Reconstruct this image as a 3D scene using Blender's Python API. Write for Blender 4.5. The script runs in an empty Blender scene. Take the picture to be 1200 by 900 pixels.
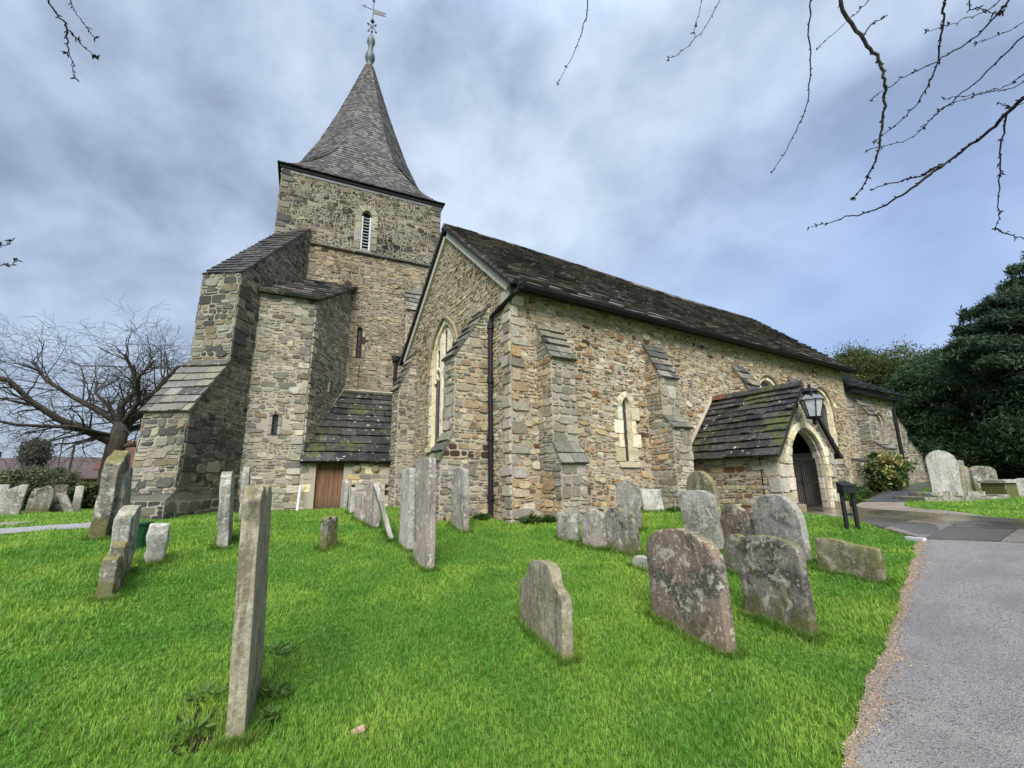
import bpy, bmesh, math, random
import numpy as np
from mathutils import Vector, Matrix, noise as mnoise
from mathutils.geometry import tessellate_polygon

# ------------------------------------------------------------------ camera, sky, sun, exposure
SC = bpy.context.scene
COL = SC.collection
R = math.radians
cam = bpy.data.cameras.new('camera'); cam.sensor_width = 36; cam.lens = 15.6
cam.clip_start = .05; cam.clip_end = 3000
co = bpy.data.objects.new('camera', cam); COL.objects.link(co); SC.camera = co
_h, _p, _r = R(31.6), R(12.45), R(-.72)
_fw = Vector((math.sin(_h)*math.cos(_p), math.cos(_h)*math.cos(_p), math.sin(_p)))
_rt = Vector((math.cos(_h), -math.sin(_h), 0)); _up = _rt.cross(_fw)
_r2 = _rt*math.cos(_r)+_up*math.sin(_r); _u2 = -_rt*math.sin(_r)+_up*math.cos(_r)
co.matrix_world = Matrix(((_r2.x, _u2.x, -_fw.x, 0), (_r2.y, _u2.y, -_fw.y, 0), (_r2.z, _u2.z, -_fw.z, 0), (0, 0, 0, 1)))

SUN_EL, SUN_AZ = R(46), R(213)           # azimuth clockwise from north (+Y)
wd = bpy.data.worlds.new('World'); SC.world = wd; wd.use_nodes = True
def world():
    nt = wd.node_tree; N = nt.nodes; L = nt.links; N.clear()
    out = N.new('ShaderNodeOutputWorld'); bg = N.new('ShaderNodeBackground'); bg.inputs[1].default_value = .1
    sky = N.new('ShaderNodeTexSky'); sky.sky_type = 'NISHITA'; sky.sun_disc = False
    sky.sun_elevation = SUN_EL; sky.sun_rotation = SUN_AZ; sky.air_density = 1.0; sky.dust_density = 1.5
    tc = N.new('ShaderNodeTexCoord')
    sep = N.new('ShaderNodeSeparateXYZ'); L.new(tc.outputs['Generated'], sep.inputs[0])
    def math_(op, a, b=None):
        m = N.new('ShaderNodeMath'); m.operation = op
        for i, x in enumerate((a, b)):
            if x is None: continue
            if isinstance(x, (int, float)): m.inputs[i].default_value = x
            else: L.new(x, m.inputs[i])
        return m.outputs[0]
    den = math_('ADD', math_('MAXIMUM', sep.outputs[2], 0), .42)
    cb = N.new('ShaderNodeCombineXYZ')
    L.new(math_('DIVIDE', sep.outputs[0], den), cb.inputs[0]); L.new(math_('DIVIDE', sep.outputs[1], den), cb.inputs[1])
    def nz(scale, det, dist, off):
        mp = N.new('ShaderNodeMapping'); mp.inputs['Location'].default_value = off
        mp.inputs['Rotation'].default_value = (0, 0, .6); mp.inputs['Scale'].default_value = (1, .9, 1.25)
        L.new(tc.outputs['Generated'], mp.inputs[0])
        n = N.new('ShaderNodeTexNoise'); n.inputs['Scale'].default_value = scale; n.inputs['Detail'].default_value = det
        n.inputs['Roughness'].default_value = .52; n.inputs['Distortion'].default_value = dist
        L.new(mp.outputs[0], n.inputs['Vector']); return n.outputs['Fac']
    n1 = nz(2.7, 6, .15, (3.1, 1.7, 0)); n2 = nz(7.0, 8, .2, (7.3, 2.2, 0)); n3 = nz(1.4, 3, .2, (1.3, 9.2, 0))
    # thicker and thinner places of the cloud deck: thin towards the north-north-east behind the roof
    thin = N.new('ShaderNodeVectorMath'); thin.operation = 'DOT_PRODUCT'; L.new(tc.outputs['Generated'], thin.inputs[0])
    d = Vector((.46, .80, .46)).normalized(); thin.inputs[1].default_value = d
    tm = N.new('ShaderNodeMapRange'); tm.inputs[1].default_value = .80; tm.inputs[2].default_value = 1.0; tm.interpolation_type = 'SMOOTHSTEP'
    L.new(thin.outputs['Value'], tm.inputs[0])
    mix = math_('ADD', math_('ADD', math_('MULTIPLY', n1, .55), math_('MULTIPLY', n2, .45)), math_('MULTIPLY', tm.outputs[0], .095))
    cr = N.new('ShaderNodeValToRGB'); e = cr.color_ramp.elements
    e[0].position = .40; e[0].color = (.70, .86, 1.17, 1)
    e[1].position = .70; e[1].color = (1.75, 2.05, 2.45, 1)
    m_ = cr.color_ramp.elements.new(.525); m_.color = (1.14, 1.38, 1.80, 1)
    L.new(mix, cr.inputs[0])
    # where the deck is thin and low in the east it lets blue through
    eb = N.new('ShaderNodeVectorMath'); eb.operation = 'DOT_PRODUCT'; L.new(tc.outputs['Generated'], eb.inputs[0])
    eb.inputs[1].default_value = Vector((.93, .30, .14)).normalized()
    em = N.new('ShaderNodeMapRange'); em.inputs[1].default_value = .78; em.inputs[2].default_value = 1.0; em.interpolation_type = 'SMOOTHSTEP'
    L.new(eb.outputs['Value'], em.inputs[0])
    blue = N.new('ShaderNodeMix'); blue.data_type = 'RGBA'; blue.inputs['B'].default_value = (.90, 1.28, 2.2, 1)
    L.new(math_('MULTIPLY', em.outputs[0], math_('ADD', n3, .05)), blue.inputs['Factor']); L.new(cr.outputs[0], blue.inputs['A'])
    fin = N.new('ShaderNodeMix'); fin.data_type = 'RGBA'; fin.inputs['Factor'].default_value = .93
    L.new(sky.outputs[0], fin.inputs['A']); L.new(blue.outputs['Result'], fin.inputs['B'])
    # overcast is brightest overhead; boost added, mostly out of view, to light the ground
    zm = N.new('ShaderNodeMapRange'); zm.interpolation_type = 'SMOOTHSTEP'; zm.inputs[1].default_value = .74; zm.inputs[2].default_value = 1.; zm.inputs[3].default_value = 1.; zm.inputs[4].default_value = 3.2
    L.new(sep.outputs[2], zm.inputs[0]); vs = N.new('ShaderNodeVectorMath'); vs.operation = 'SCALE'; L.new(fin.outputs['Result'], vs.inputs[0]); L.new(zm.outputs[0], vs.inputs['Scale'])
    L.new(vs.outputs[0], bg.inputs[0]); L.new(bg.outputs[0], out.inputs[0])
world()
sl = bpy.data.lights.new('sun', 'SUN'); sl.energy = 1.5; sl.angle = R(34); sl.color = (1, .98, .95)
so = bpy.data.objects.new('sun', sl); COL.objects.link(so)
_sd = Vector((math.sin(SUN_AZ)*math.cos(SUN_EL), math.cos(SUN_AZ)*math.cos(SUN_EL), math.sin(SUN_EL)))
so.rotation_euler = _sd.to_track_quat('Z', 'Y').to_euler(); so.location = (0, -30, 40)
SC.view_settings.view_transform = 'Standard'; SC.view_settings.look = 'None'
SC.view_settings.exposure = 2.0; SC.view_settings.gamma = 1; SC.view_settings.use_curve_mapping = False
SC.render.engine = 'CYCLES'
SC.cycles.use_denoising = True; SC.cycles.max_bounces = 6; SC.cycles.diffuse_bounces = 3; SC.cycles.glossy_bounces = 3
SC.cycles.transmission_bounces = 3; SC.cycles.transparent_max_bounces = 6
rnd = random.Random(7)

# ------------------------------------------------------------------ helpers
def lin(r, g, b):
    f = lambda c: (c/255/12.92) if c/255 <= .04045 else ((c/255+.055)/1.055)**2.4
    return (f(r), f(g), f(b))
def sstep(a, b, t):
    t = np.clip((t-a)/(b-a), 0, 1); return t*t*(3-2*t)
def ground_z(x, y):
    x = np.asarray(x, float); y = np.asarray(y, float)
    d = np.hypot(x, y); az = np.degrees(np.arctan2(x, y))
    a = -1.95+.14*d; a = -1.62+np.logaddexp(0, (a+1.62)/.06)*.06
    z = -.06*np.logaddexp(-a/.06, .68/.06)
    z = z+.035*np.clip(d-14, 0, 60)*sstep(58, 72, az)*(1-sstep(120, 160, az))
    z = z-.012*np.clip(d-16, 0, 60)*(1-sstep(-4, 8, az))*sstep(-120, -60, az)
    z = z+.012*np.sin(x*2.1+y*.7)+.010*np.sin(y*2.9-x*1.3+1)+.006*np.sin(x*5.2)*np.sin(y*4.7)
    return z
def gz(x, y): return float(ground_z(x, y))
def vnoise(x, y, s=0): return mnoise.noise(Vector((x, y, s*7.31+.5)))

class B:
    """collects faces, each with a material slot and a colour of its own, into ONE mesh"""
    def __init__(s): s.v = []; s.f = []; s.m = []; s.t = []
    def add(s, vs, fs, mat=0, tint=(.5, .5, .5)):
        o = len(s.v); s.v.extend([tuple(v) for v in vs])
        for f in fs: s.f.append([i+o for i in f]); s.m.append(mat); s.t.append(tint)
    def box(s, lo, hi, mat=0, tint=(.5, .5, .5), M=None):
        x0, y0, z0 = lo; x1, y1, z1 = hi
        vs = [Vector(p) for p in ((x0,y0,z0),(x1,y0,z0),(x1,y1,z0),(x0,y1,z0),(x0,y0,z1),(x1,y0,z1),(x1,y1,z1),(x0,y1,z1))]
        if M is not None: vs = [M @ v for v in vs]
        s.add(vs, [(3,2,1,0),(4,5,6,7),(0,1,5,4),(1,2,6,5),(2,3,7,6),(3,0,4,7)], mat, tint)
    def prism(s, ring, off, mat=0, tint=(.5, .5, .5)):
        n = len(ring); off = Vector(off); r = [Vector(p) for p in ring]
        s.add(r+[p+off for p in r], [list(range(n))[::-1], list(range(n, 2*n))]+[(i, (i+1) % n, n+(i+1) % n, n+i) for i in range(n)], mat, tint)
    def tube(s, pts, rad, mat=0, n=6, tint=(.5, .5, .5), cap=True):
        pts = [Vector(p) for p in pts]; k = len(pts)
        rads = rad if isinstance(rad, (list, tuple)) else [rad]*k
        vs = []; prev = None
        for i, p in enumerate(pts):
            t = (pts[min(i+1, k-1)]-pts[max(i-1, 0)])
            t = t.normalized() if t.length > 1e-9 else Vector((0, 0, 1))
            if prev is None:
                a = Vector((0, 0, 1)) if abs(t.z) < .9 else Vector((1, 0, 0)); u = t.cross(a).normalized()
            else:
                u = (prev-t*prev.dot(t)); u = u.normalized() if u.length > 1e-6 else t.orthogonal().normalized()
            prev = u; w = t.cross(u)
            for j in range(n):
                a = 2*math.pi*j/n; vs.append(p+(u*math.cos(a)+w*math.sin(a))*rads[i])
        fs = [(i*n+j, i*n+(j+1) % n, (i+1)*n+(j+1) % n, (i+1)*n+j) for i in range(k-1) for j in range(n)]
        if cap: fs += [list(range(n))[::-1], [(k-1)*n+j for j in range(n)]]
        s.add(vs, fs, mat, tint)
    def lathe(s, c, prof, mat=0, n=16, tint=(.5, .5, .5)):
        vs = []; c = Vector(c)
        for r, z in prof:
            for j in range(n):
                a = 2*math.pi*j/n; vs.append(c+Vector((r*math.cos(a), r*math.sin(a), z)))
        k = len(prof)
        s.add(vs, [(i*n+j, i*n+(j+1) % n, (i+1)*n+(j+1) % n, (i+1)*n+j) for i in range(k-1) for j in range(n)]+[[(k-1)*n+j for j in range(n)]], mat, tint)
    def build(s, name, mats, parent=None, origin=None, smooth=False, fix=False):
        me = bpy.data.meshes.new(name)
        if origin is not None:
            ox, oy, oz = origin; s.v = [(x-ox, y-oy, z-oz) for x, y, z in s.v]
        me.from_pydata(s.v, [], s.f)
        mats = mats if isinstance(mats, (list, tuple)) else [mats]
        for m in mats: me.materials.append(m)
        me.polygons.foreach_set('material_index', s.m)
        at = me.attributes.new('tint', 'FLOAT_COLOR', 'FACE')
        at.data.foreach_set('color', np.hstack([np.array(s.t, float).reshape(-1, 3), np.ones((len(s.t), 1))]).ravel())
        if smooth: me.polygons.foreach_set('use_smooth', [True]*len(s.f))
        if fix:
            bm = bmesh.new(); bm.from_mesh(me); bmesh.ops.recalc_face_normals(bm, faces=bm.faces); bm.to_mesh(me); bm.free()
        me.update()
        o = bpy.data.objects.new(name, me); COL.objects.link(o)
        if origin is not None: o.location = origin
        if parent is not None:
            o.parent = parent
            if parent.type == 'EMPTY': o.matrix_parent_inverse = Matrix.Translation(parent.location).inverted()
        return o
def tag(o, label=None, cat=None, group=None, kind=None):
    if label: o['label'] = label
    if cat: o['category'] = cat
    if group: o['group'] = group
    if kind: o['kind'] = kind
    return o
def thing(name, loc, label, cat, group=None):
    o = bpy.data.objects.new(name, None); o.empty_display_size = .2; COL.objects.link(o); o.location = loc
    return tag(o, label, cat, group)

# ------------------------------------------------------------------ materials
class NT:
    def __init__(s, name, rough=.9, spec=.3):
        s.m = bpy.data.materials.new(name); s.m.use_nodes = True
        s.n = s.m.node_tree.nodes; s.l = s.m.node_tree.links
        s.b = s.n['Principled BSDF']; s.b.inputs['Roughness'].default_value = rough; s.b.inputs['Specular IOR Level'].default_value = spec
        s.tc = s.n.new('ShaderNodeTexCoord')
    def obj(s): return s.tc.outputs['Object']
    def set(s, sock, v):
        if hasattr(v, 'links') or hasattr(v, 'is_linked'): s.l.new(v, sock)
        else: sock.default_value = v if not (isinstance(v, tuple) and len(v) == 3 and sock.type == 'RGBA') else (*v, 1)
    def noise(s, scale, det=4, rough=.55, vec=None, dist=0, stretch=None, fac=True):
        n = s.n.new('ShaderNodeTexNoise'); n.inputs['Scale'].default_value = scale; n.inputs['Detail'].default_value = det
        n.inputs['Roughness'].default_value = rough; n.inputs['Distortion'].default_value = dist
        v = vec or s.obj()
        if stretch:
            mp = s.n.new('ShaderNodeMapping'); mp.inputs['Scale'].default_value = stretch; s.l.new(v, mp.inputs[0]); v = mp.outputs[0]
        s.l.new(v, n.inputs['Vector']); return n.outputs['Fac' if fac else 'Color']
    def vor(s, scale, feat='F1', out='Distance', vec=None, rnd=1):
        n = s.n.new('ShaderNodeTexVoronoi'); n.feature = feat; n.inputs['Scale'].default_value = scale; n.inputs['Randomness'].default_value = rnd
        s.l.new(vec or s.obj(), n.inputs['Vector']); return n.outputs[out]
    def ramp(s, fac, stops):
        r = s.n.new('ShaderNodeValToRGB'); e = r.color_ramp.elements
        while len(e) < len(stops): e.new(.5)
        for el, (p, c) in zip(e, stops):
            el.position = p; el.color = (c, c, c, 1) if isinstance(c, (int, float)) else (*c, 1)
        s.l.new(fac, r.inputs[0]); return r.outputs[0]
    def rng(s, fac, a, b, c=0., d=1.):
        r = s.n.new('ShaderNodeMapRange'); r.interpolation_type = 'SMOOTHSTEP'
        for i, v in enumerate((a, b, c, d)): r.inputs[i+1].default_value = v
        s.l.new(fac, r.inputs[0]); return r.outputs[0]
    def mix(s, fac, a, b, mode='MIX'):
        m = s.n.new('ShaderNodeMix'); m.data_type = 'RGBA'; m.blend_type = mode
        s.set(m.inputs['Factor'], fac); s.set(m.inputs['A'], a); s.set(m.inputs['B'], b); return m.outputs['Result']
    def mt(s, op, a, b=0.):
        m = s.n.new('ShaderNodeMath'); m.operation = op; s.set(m.inputs[0], a); s.set(m.inputs[1], b); return m.outputs[0]
    def tint(s):
        a = s.n.new('ShaderNodeAttribute'); a.attribute_name = 'tint'; return a.outputs['Color']
    def rand(s): return s.n.new('ShaderNodeObjectInfo').outputs['Random']
    def rvec(s):
        """object coordinates shifted per object"""
        oi = s.n.new('ShaderNodeObjectInfo'); v = s.n.new('ShaderNodeVectorMath'); v.operation = 'MULTIPLY_ADD'
        cb = s.n.new('ShaderNodeCombineXYZ'); 
        for i in range(3): s.l.new(oi.outputs['Random'], cb.inputs[i])
        s.l.new(cb.outputs[0], v.inputs[0]); v.inputs[1].default_value = (37, 53, 71); s.l.new(s.obj(), v.inputs[2]); return v.outputs[0]
    def nz(s):
        g = s.n.new('ShaderNodeNewGeometry'); sp = s.n.new('ShaderNodeSeparateXYZ'); s.l.new(g.outputs['Normal'], sp.inputs[0]); return sp.outputs[2]
    def oz(s):
        sp = s.n.new('ShaderNodeSeparateXYZ'); s.l.new(s.obj(), sp.inputs[0]); return sp.outputs[2]
    def col(s, v): s.set(s.b.inputs['Base Color'], v); return s
    def rough(s, v): s.set(s.b.inputs['Roughness'], v); return s
    def bump(s, h, dist=.01, strength=1.):
        b = s.n.new('ShaderNodeBump'); b.inputs['Distance'].default_value = dist; b.inputs['Strength'].default_value = strength
        s.l.new(h, b.inputs['Height']); s.l.new(b.outputs[0], s.b.inputs['Normal']); return s

def m_stone(name, dark=.0, lich=.25):
    t = NT(name, .92, .2)
    f = t.noise(22, 6, .65); g = t.noise(4, 4, .6); l = t.noise(9, 5, .7)
    c = t.mix(t.rng(f, .3, .7), t.tint(), (.74, .72, .68), 'MULTIPLY')
    c = t.mix(t.rng(g, .55, .72, 0, .55), c, (.055, .052, .045))
    c = t.mix(t.rng(l, .62, .70, 0, lich), c, (.46, .45, .40))
    if dark: c = t.mix(t.rng(t.noise(.7, 3, .6), .42, .62, 0, dark), c, (.045, .045, .042))
    h = t.mt('ADD', t.noise(35, 5, .7), t.mt('MULTIPLY', t.noise(9, 4), 1.4))
    t.col(c).bump(h, .016); return t.m
def m_mortar(name, c, dark=.5):
    t = NT(name, .95, .1)
    k = t.mix(t.rng(t.noise(60, 4), .3, .7), c, tuple(x*.7 for x in c)); k = t.mix(t.rng(t.noise(1.3, 4), .45, .7, 0, dark), k, (.10, .085, .06))
    t.col(k).bump(t.noise(90, 3), .006); return t.m
M = {}
M['rubble'] = m_stone('rubble_stone'); M['rubble_dark'] = m_stone('weathered_rubble', .55, .15); M['ashlar'] = m_stone('dressed_stone', 0, .35)
M['mortar'] = m_mortar('lime_mortar', (.43, .385, .30), .3); M['mortar_grey'] = m_mortar('grey_mortar', (.34, .31, .25), .5)
def m_slab(name, moss, lich, base=1.):
    t = NT(name, .62, .4)
    f = t.noise(14, 6, .65); c = t.mix(t.rng(f, .3, .72), t.tint(), tuple(.6*base for _ in range(3)), 'MULTIPLY')
    if base < .6: c = t.mix(1.0, c, (.42, .43, .46), 'MULTIPLY')
    c = t.mix(t.rng(t.noise(6.5, 5, .7, vec=t.rvec()), .60, .66, 0, lich), c, (.42, .43, .40))
    c = t.mix(t.rng(t.vor(17), .0, .16, lich*.8, 0), c, (.40, .41, .38))
    if moss:
        k = t.mt('ADD', t.mt('MULTIPLY', t.noise(1.3, 4, .6), .55), t.mt('MULTIPLY', t.noise(7, 6, .75), .45)); c = t.mix(t.rng(k, .60-moss*.13, .66-moss*.13, 0, .92), c, t.mix(t.noise(30, 2), (.035, .055, .010), (.085, .095, .018)))
    t.col(c).bump(t.mt('ADD', f, t.noise(60, 3)), .012)
    t.rough(t.rng(f, .3, .7, .5, .8)); return t.m
M['slab'] = m_slab('stone_roof_slabs', .12, .6); M['slab_moss'] = m_slab('mossy_roof_slabs', .60, .9, .50); M['slab_pale'] = m_slab('weathered_cap_stones', .35, .5)
def m_shingle():
    t = NT('oak_shingles', .75, .3); f = t.noise(30, 4, .6, stretch=(1, 1, .25))
    c = t.mix(t.rng(f, .3, .7), t.tint(), (.6, .58, .56), 'MULTIPLY'); c = t.mix(t.rng(t.noise(1.2, 4), .5, .72, 0, .35), c, (.16, .15, .15))
    t.col(c).bump(f, .01); return t.m
M['shingle'] = m_shingle()
def m_plain(name, c, rough=.6, spec=.4, var=.25, sc=14, metal=0):
    t = NT(name, rough, spec); t.col(t.mix(t.rng(t.noise(sc, 5), .3, .7), c, tuple(x*(1-var) for x in c))); t.b.inputs['Metallic'].default_value = metal
    t.bump(t.noise(sc*3, 3), .002); return t.m
M['iron'] = m_plain('black_painted_iron', (.010, .011, .012), .6, .3); M['gate'] = m_plain('dark_grey_gate_iron', (.045, .045, .05), .4, .5); M['white'] = m_plain('weathered_white_paint', (.62, .63, .64), .6)
M['lead'] = m_plain('grey_lead', (.17, .18, .20), .5); M['darkwood'] = m_plain('dark_timber', (.016, .014, .012), .8)
M['copper'] = m_plain('weathered_copper', (.10, .125, .13), .55); M['paletrim'] = m_plain('pale_mortar_fillet', (.52, .49, .44), .85)
M['gold'] = m_plain('dull_gilt', (.07, .065, .06), .55, .3)
M['terracotta'] = m_plain('red_ridge_tile', (.15, .062, .040), .8, .3, .5, 9)
M['glass_lamp'] = m_plain('milky_lamp_glass', (.50, .53, .55), .15, .6)
M['green_plastic'] = m_plain('green_plastic', (.008, .075, .028), .4, .5); M['soil'] = m_plain('dark_soil', (.022, .016, .011), .95, .1, .5, 20)
M['render_white'] = m_plain('white_window_frame', (.6, .6, .58), .6)
def m_glass():
    t = NT('leaded_glass', .12, .6)
    sp = t.n.new('ShaderNodeSeparateXYZ'); t.l.new(t.obj(), sp.inputs[0])
    g = []
    for sgn in (1, -1):
        a = t.mt('ADD', t.mt('MULTIPLY', t.mt('ADD', sp.outputs[0], sp.outputs[1]), 7.), t.mt('MULTIPLY', sp.outputs[2], 5.*sgn))
        g.append(t.mt('LESS_THAN', t.mt('ABSOLUTE', t.mt('SUBTRACT', t.mt('FRACT', a), .5)), .05))
    k = t.mt('MAXIMUM', g[0], g[1])
    t.col(t.mix(k, t.mix(t.noise(3, 2), (.012, .014, .018), (.03, .035, .045)), (.09, .095, .10))); t.rough(t.mt('ADD', t.mt('MULTIPLY', k, .4), .12))
    t.bump(t.noise(8, 3), .01); return t.m
M['glass'] = m_glass()
def m_door():
    t = NT('weathered_oak_planks', .75, .3)
    sp = t.n.new('ShaderNodeSeparateXYZ'); t.l.new(t.obj(), sp.inputs[0])
    g = t.noise(9, 6, .65, stretch=(3, 3, .18)); c = t.mix(t.rng(g, .3, .7), (.235, .125, .062), (.115, .062, .036))
    c = t.mix(t.rng(sp.outputs[2], -.72, -.35, .7, 0), c, (.055, .045, .038))
    t.col(c).bump(g, .006); return t.m
M['door'] = m_door()
def m_headstone(name, base, dark=.5, lich=.5, red=0., moss=.3, ochre=.2, streak=.4):
    t = NT(name, .93, .2); v = t.rvec()
    f = t.noise(34, 6, .7, vec=v); st = t.noise(5, 5, .6, vec=v, stretch=(2.4, 2.4, .22)); z = t.oz(); big = t.noise(2.3, 5, .66, vec=v, dist=.5); mid = t.noise(7, 6, .72, vec=v, dist=.3)
    c = t.mix(t.rng(f, .32, .68), base, tuple(x*.62 for x in base))
    c = t.mix(t.rng(st, .50, .62, 0, streak), c, tuple(x*.22 for x in base))
    if red: c = t.mix(t.mt('MULTIPLY', t.rng(big, .41, .50, 0, red), t.rng(f, .62, .45, .35, 1)), c, (.16, .068, .040))
    if ochre: c = t.mix(t.rng(t.noise(4.2, 5, .6, vec=v, dist=.6), .54, .63, 0, ochre), c, (.26, .20, .07))
    c = t.mix(t.mt('MULTIPLY', t.rng(big, .52, .44, 0, dark), t.rng(mid, .40, .52)), c, (.052, .047, .040))
    c = t.mix(t.rng(mid, .55, .60, 0, lich), c, (.54, .51, .41)); c = t.mix(t.mt('MULTIPLY', t.rng(t.noise(24, 5, .75, vec=v), .56, .62, 0, lich), t.rng(big, .40, .56)), c, (.56, .54, .46))
    c = t.mix(t.rng(t.vor(8, vec=v), .06, .15, lich*.8, 0), c, (.58, .57, .50))
    if moss:
        low = t.mt('ADD', t.rng(z, -.05, .48, .22, 0), t.noise(5, 5, .6, vec=v)); c = t.mix(t.rng(low, .57, .72, 0, moss), c, (.105, .100, .026))
        c = t.mix(t.mt('MULTIPLY', t.rng(t.nz(), .3, .8, 0, moss*1.2), t.rng(f, .3, .55)), c, (.15, .135, .04))
    t.col(c).bump(t.mt('ADD', t.mt('MULTIPLY', mid, .9), t.mt('MULTIPLY', f, .8)), .010); return t.m
HM = dict(
 grey=m_headstone('grey_headstone', (.36, .345, .305), .55, .60, 0, .3),
 dark=m_headstone('dark_headstone', (.24, .22, .185), .92, .55, .0, .75, .25),
 red=m_headstone('red_stained_headstone', (.33, .30, .255), .85, .66, .62, .4),
 pink=m_headstone('pinkish_headstone', (.45, .40, .36), .40, .65, .30, .10, .1, .6),
 olive=m_headstone('olive_headstone', (.30, .27, .17), .5, .4, 0, .8, .5),
 tan=m_headstone('tan_headstone', (.36, .32, .225), .40, .25, .0, .35, .15, .65),
 white=m_headstone('pale_lichened_headstone', (.48, .465, .42), .35, .75, 0, .2, .1, .35),
 mossy=m_headstone('mossy_footstone', (.20, .185, .14), .9, .5, 0, .9, .35))
def m_ground():
    t = NT('lawn', .95, .1)
    n = t.noise(.9, 5, .6); f = t.noise(45, 5, .75); m = t.noise(6, 5, .6)
    c = t.mix(t.rng(n, .35, .68), (.085, .205, .024), (.145, .265, .038)); c = t.mix(t.rng(f, .35, .65), c, (.035, .085, .009))
    c = t.mix(t.rng(m, .60, .74, 0, .5), c, (.14, .17, .03))
    t.col(c).bump(f, .035); return t.m
M['lawn'] = m_ground()
def m_leaf(name, rough=.6, trans=.0):
    t = NT(name, rough, .3); c = t.mix(t.rng(t.noise(30, 2), .3, .7), t.tint(), (.8, .8, .8), 'MULTIPLY'); t.col(c)
    if trans:
        tr = t.n.new('ShaderNodeBsdfTranslucent'); t.l.new(c, tr.inputs[0]); mx = t.n.new('ShaderNodeMixShader'); mx.inputs[0].default_value = trans
        t.l.new(t.b.outputs[0], mx.inputs[1]); t.l.new(tr.outputs[0], mx.inputs[2]); t.l.new(mx.outputs[0], t.n['Material Output'].inputs['Surface'])
    return t.m
M['blade'] = m_leaf('grass_blades', .5, .42); M['leaf'] = m_leaf('evergreen_leaves', .6, .25)
def m_bark(name, c):
    t = NT(name, .9, .2); f = t.noise(8, 6, .7, stretch=(2.5, 2.5, .5)); k = t.mix(t.rng(f, .3, .7), c, tuple(x*.4 for x in c))
    k = t.mix(t.rng(t.noise(3, 4), .52, .7, 0, .6), k, (.075, .08, .03)); t.col(k).bump(f, .03); return t.m
M['bark'] = m_bark('mossy_bark', (.078, .064, .054)); M['twig'] = m_bark('cherry_bark', (.035, .025, .022))
def m_asphalt(name, a, b, rg=(.42, .7), sp=.45, speck=.35):
    t = NT(name, .55, sp); f = t.noise(120, 3, .7); g = t.noise(2.2, 5, .6); k = t.vor(95, out='Color')
    c = t.mix(t.rng(f, .3, .7), a, b); sx = t.n.new('ShaderNodeSeparateXYZ'); t.l.new(k, sx.inputs[0])
    c = t.mix(t.rng(sx.outputs[0], .80, .90, 0, speck), c, (.36, .33, .29)); c = t.mix(t.rng(sx.outputs[1], .84, .92, 0, .6), c, (.03, .03, .033))
    c = t.mix(t.rng(g, .42, .68, 0, .32), c, tuple(x*.45 for x in a))
    t.col(c).rough(t.rng(g, .35, .62, rg[1], rg[0])).bump(t.mt('ADD', t.vor(95), f), .006); return t.m
M['asphalt'] = m_asphalt('gritty_wet_asphalt', (.23, .213, .200), (.15, .139, .131)); M['tarmac'] = m_asphalt('smooth_wet_tarmac', (.075, .078, .088), (.05, .052, .06), (.25, .5), .5, .08)
M['gravelpath'] = m_asphalt('resin_gravel', (.30, .245, .185), (.21, .165, .125), (.45, .7), .4, .4)
M['gritedge'] = m_asphalt('gritty_path_edge', (.255, .20, .155), (.17, .138, .108), (.6, .85), .3, .5)
M['palepath'] = m_asphalt('pale_concrete_path', (.36, .35, .33), (.29, .28, .27), (.4, .6), .4, .1)
def m_flag():
    t = NT('wet_flagstones', .3, .5); g = t.noise(1.6, 5, .6); f = t.noise(40, 4)
    c = t.mix(t.rng(f, .3, .7), t.tint(), (.7, .7, .7), 'MULTIPLY'); c = t.mix(t.rng(g, .4, .65, 0, .5), c, (.05, .042, .032))
    t.col(c).rough(t.rng(g, .40, .66, .05, .36)).bump(t.mt('ADD', f, t.noise(5, 3)), .004); return t.m
M['flag'] = m_flag()
M['pebble'] = m_leaf('edge_grit', .85)
def m_tile(name, a, b):
    t = NT(name, .85, .2)
    sp = t.n.new('ShaderNodeSeparateXYZ'); t.l.new(t.obj(), sp.inputs[0])
    fr = t.mt('FRACT', t.mt('MULTIPLY', sp.outputs[2], 9.)); c = t.mix(t.rng(t.noise(5, 5, .7), .3, .7), a, b); c = t.mix(t.rng(fr, 0, .25, .5, 0), c, tuple(x*.4 for x in b))
    t.col(c).bump(fr, .02); return t.m
M['tile_grey'] = m_tile('grey_brown_roof_tiles', (.105, .078, .075), (.075, .06, .06)); M['tile_red'] = m_tile('red_brown_roof_tiles', (.14, .058, .042), (.09, .045, .035))
M['brick'] = m_tile('red_brickwork', (.20, .085, .055), (.13, .06, .045))

# ------------------------------------------------------------------ masonry
def clip(poly, a, b):
    """keep the part of a convex polygon left of the line a->b"""
    out = []; n = len(poly); ax, ay = a; dx, dy = b[0]-ax, b[1]-ay
    sd = [dx*(p[1]-ay)-dy*(p[0]-ax) for p in poly]
    for i in range(n):
        p, q, s0, s1 = poly[i], poly[(i+1) % n], sd[i], sd[(i+1) % n]
        if s0 >= 0: out.append(p)
        if (s0 > 0 > s1) or (s0 < 0 < s1):
            t = s0/(s0-s1); out.append((p[0]+(q[0]-p[0])*t, p[1]+(q[1]-p[1])*t))
    return out
def area(p): return .5*sum(p[i][0]*p[(i+1) % len(p)][1]-p[(i+1) % len(p)][0]*p[i][1] for i in range(len(p)))
def ccw(p): return p if area(p) > 0 else p[::-1]
def inpoly(x, y, p):
    c = False; n = len(p)
    for i in range(n):
        (x0, y0), (x1, y1) = p[i], p[(i+1) % n]
        if (y0 > y) != (y1 > y) and x < (x1-x0)*(y-y0)/(y1-y0)+x0: c = not c
    return c
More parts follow.
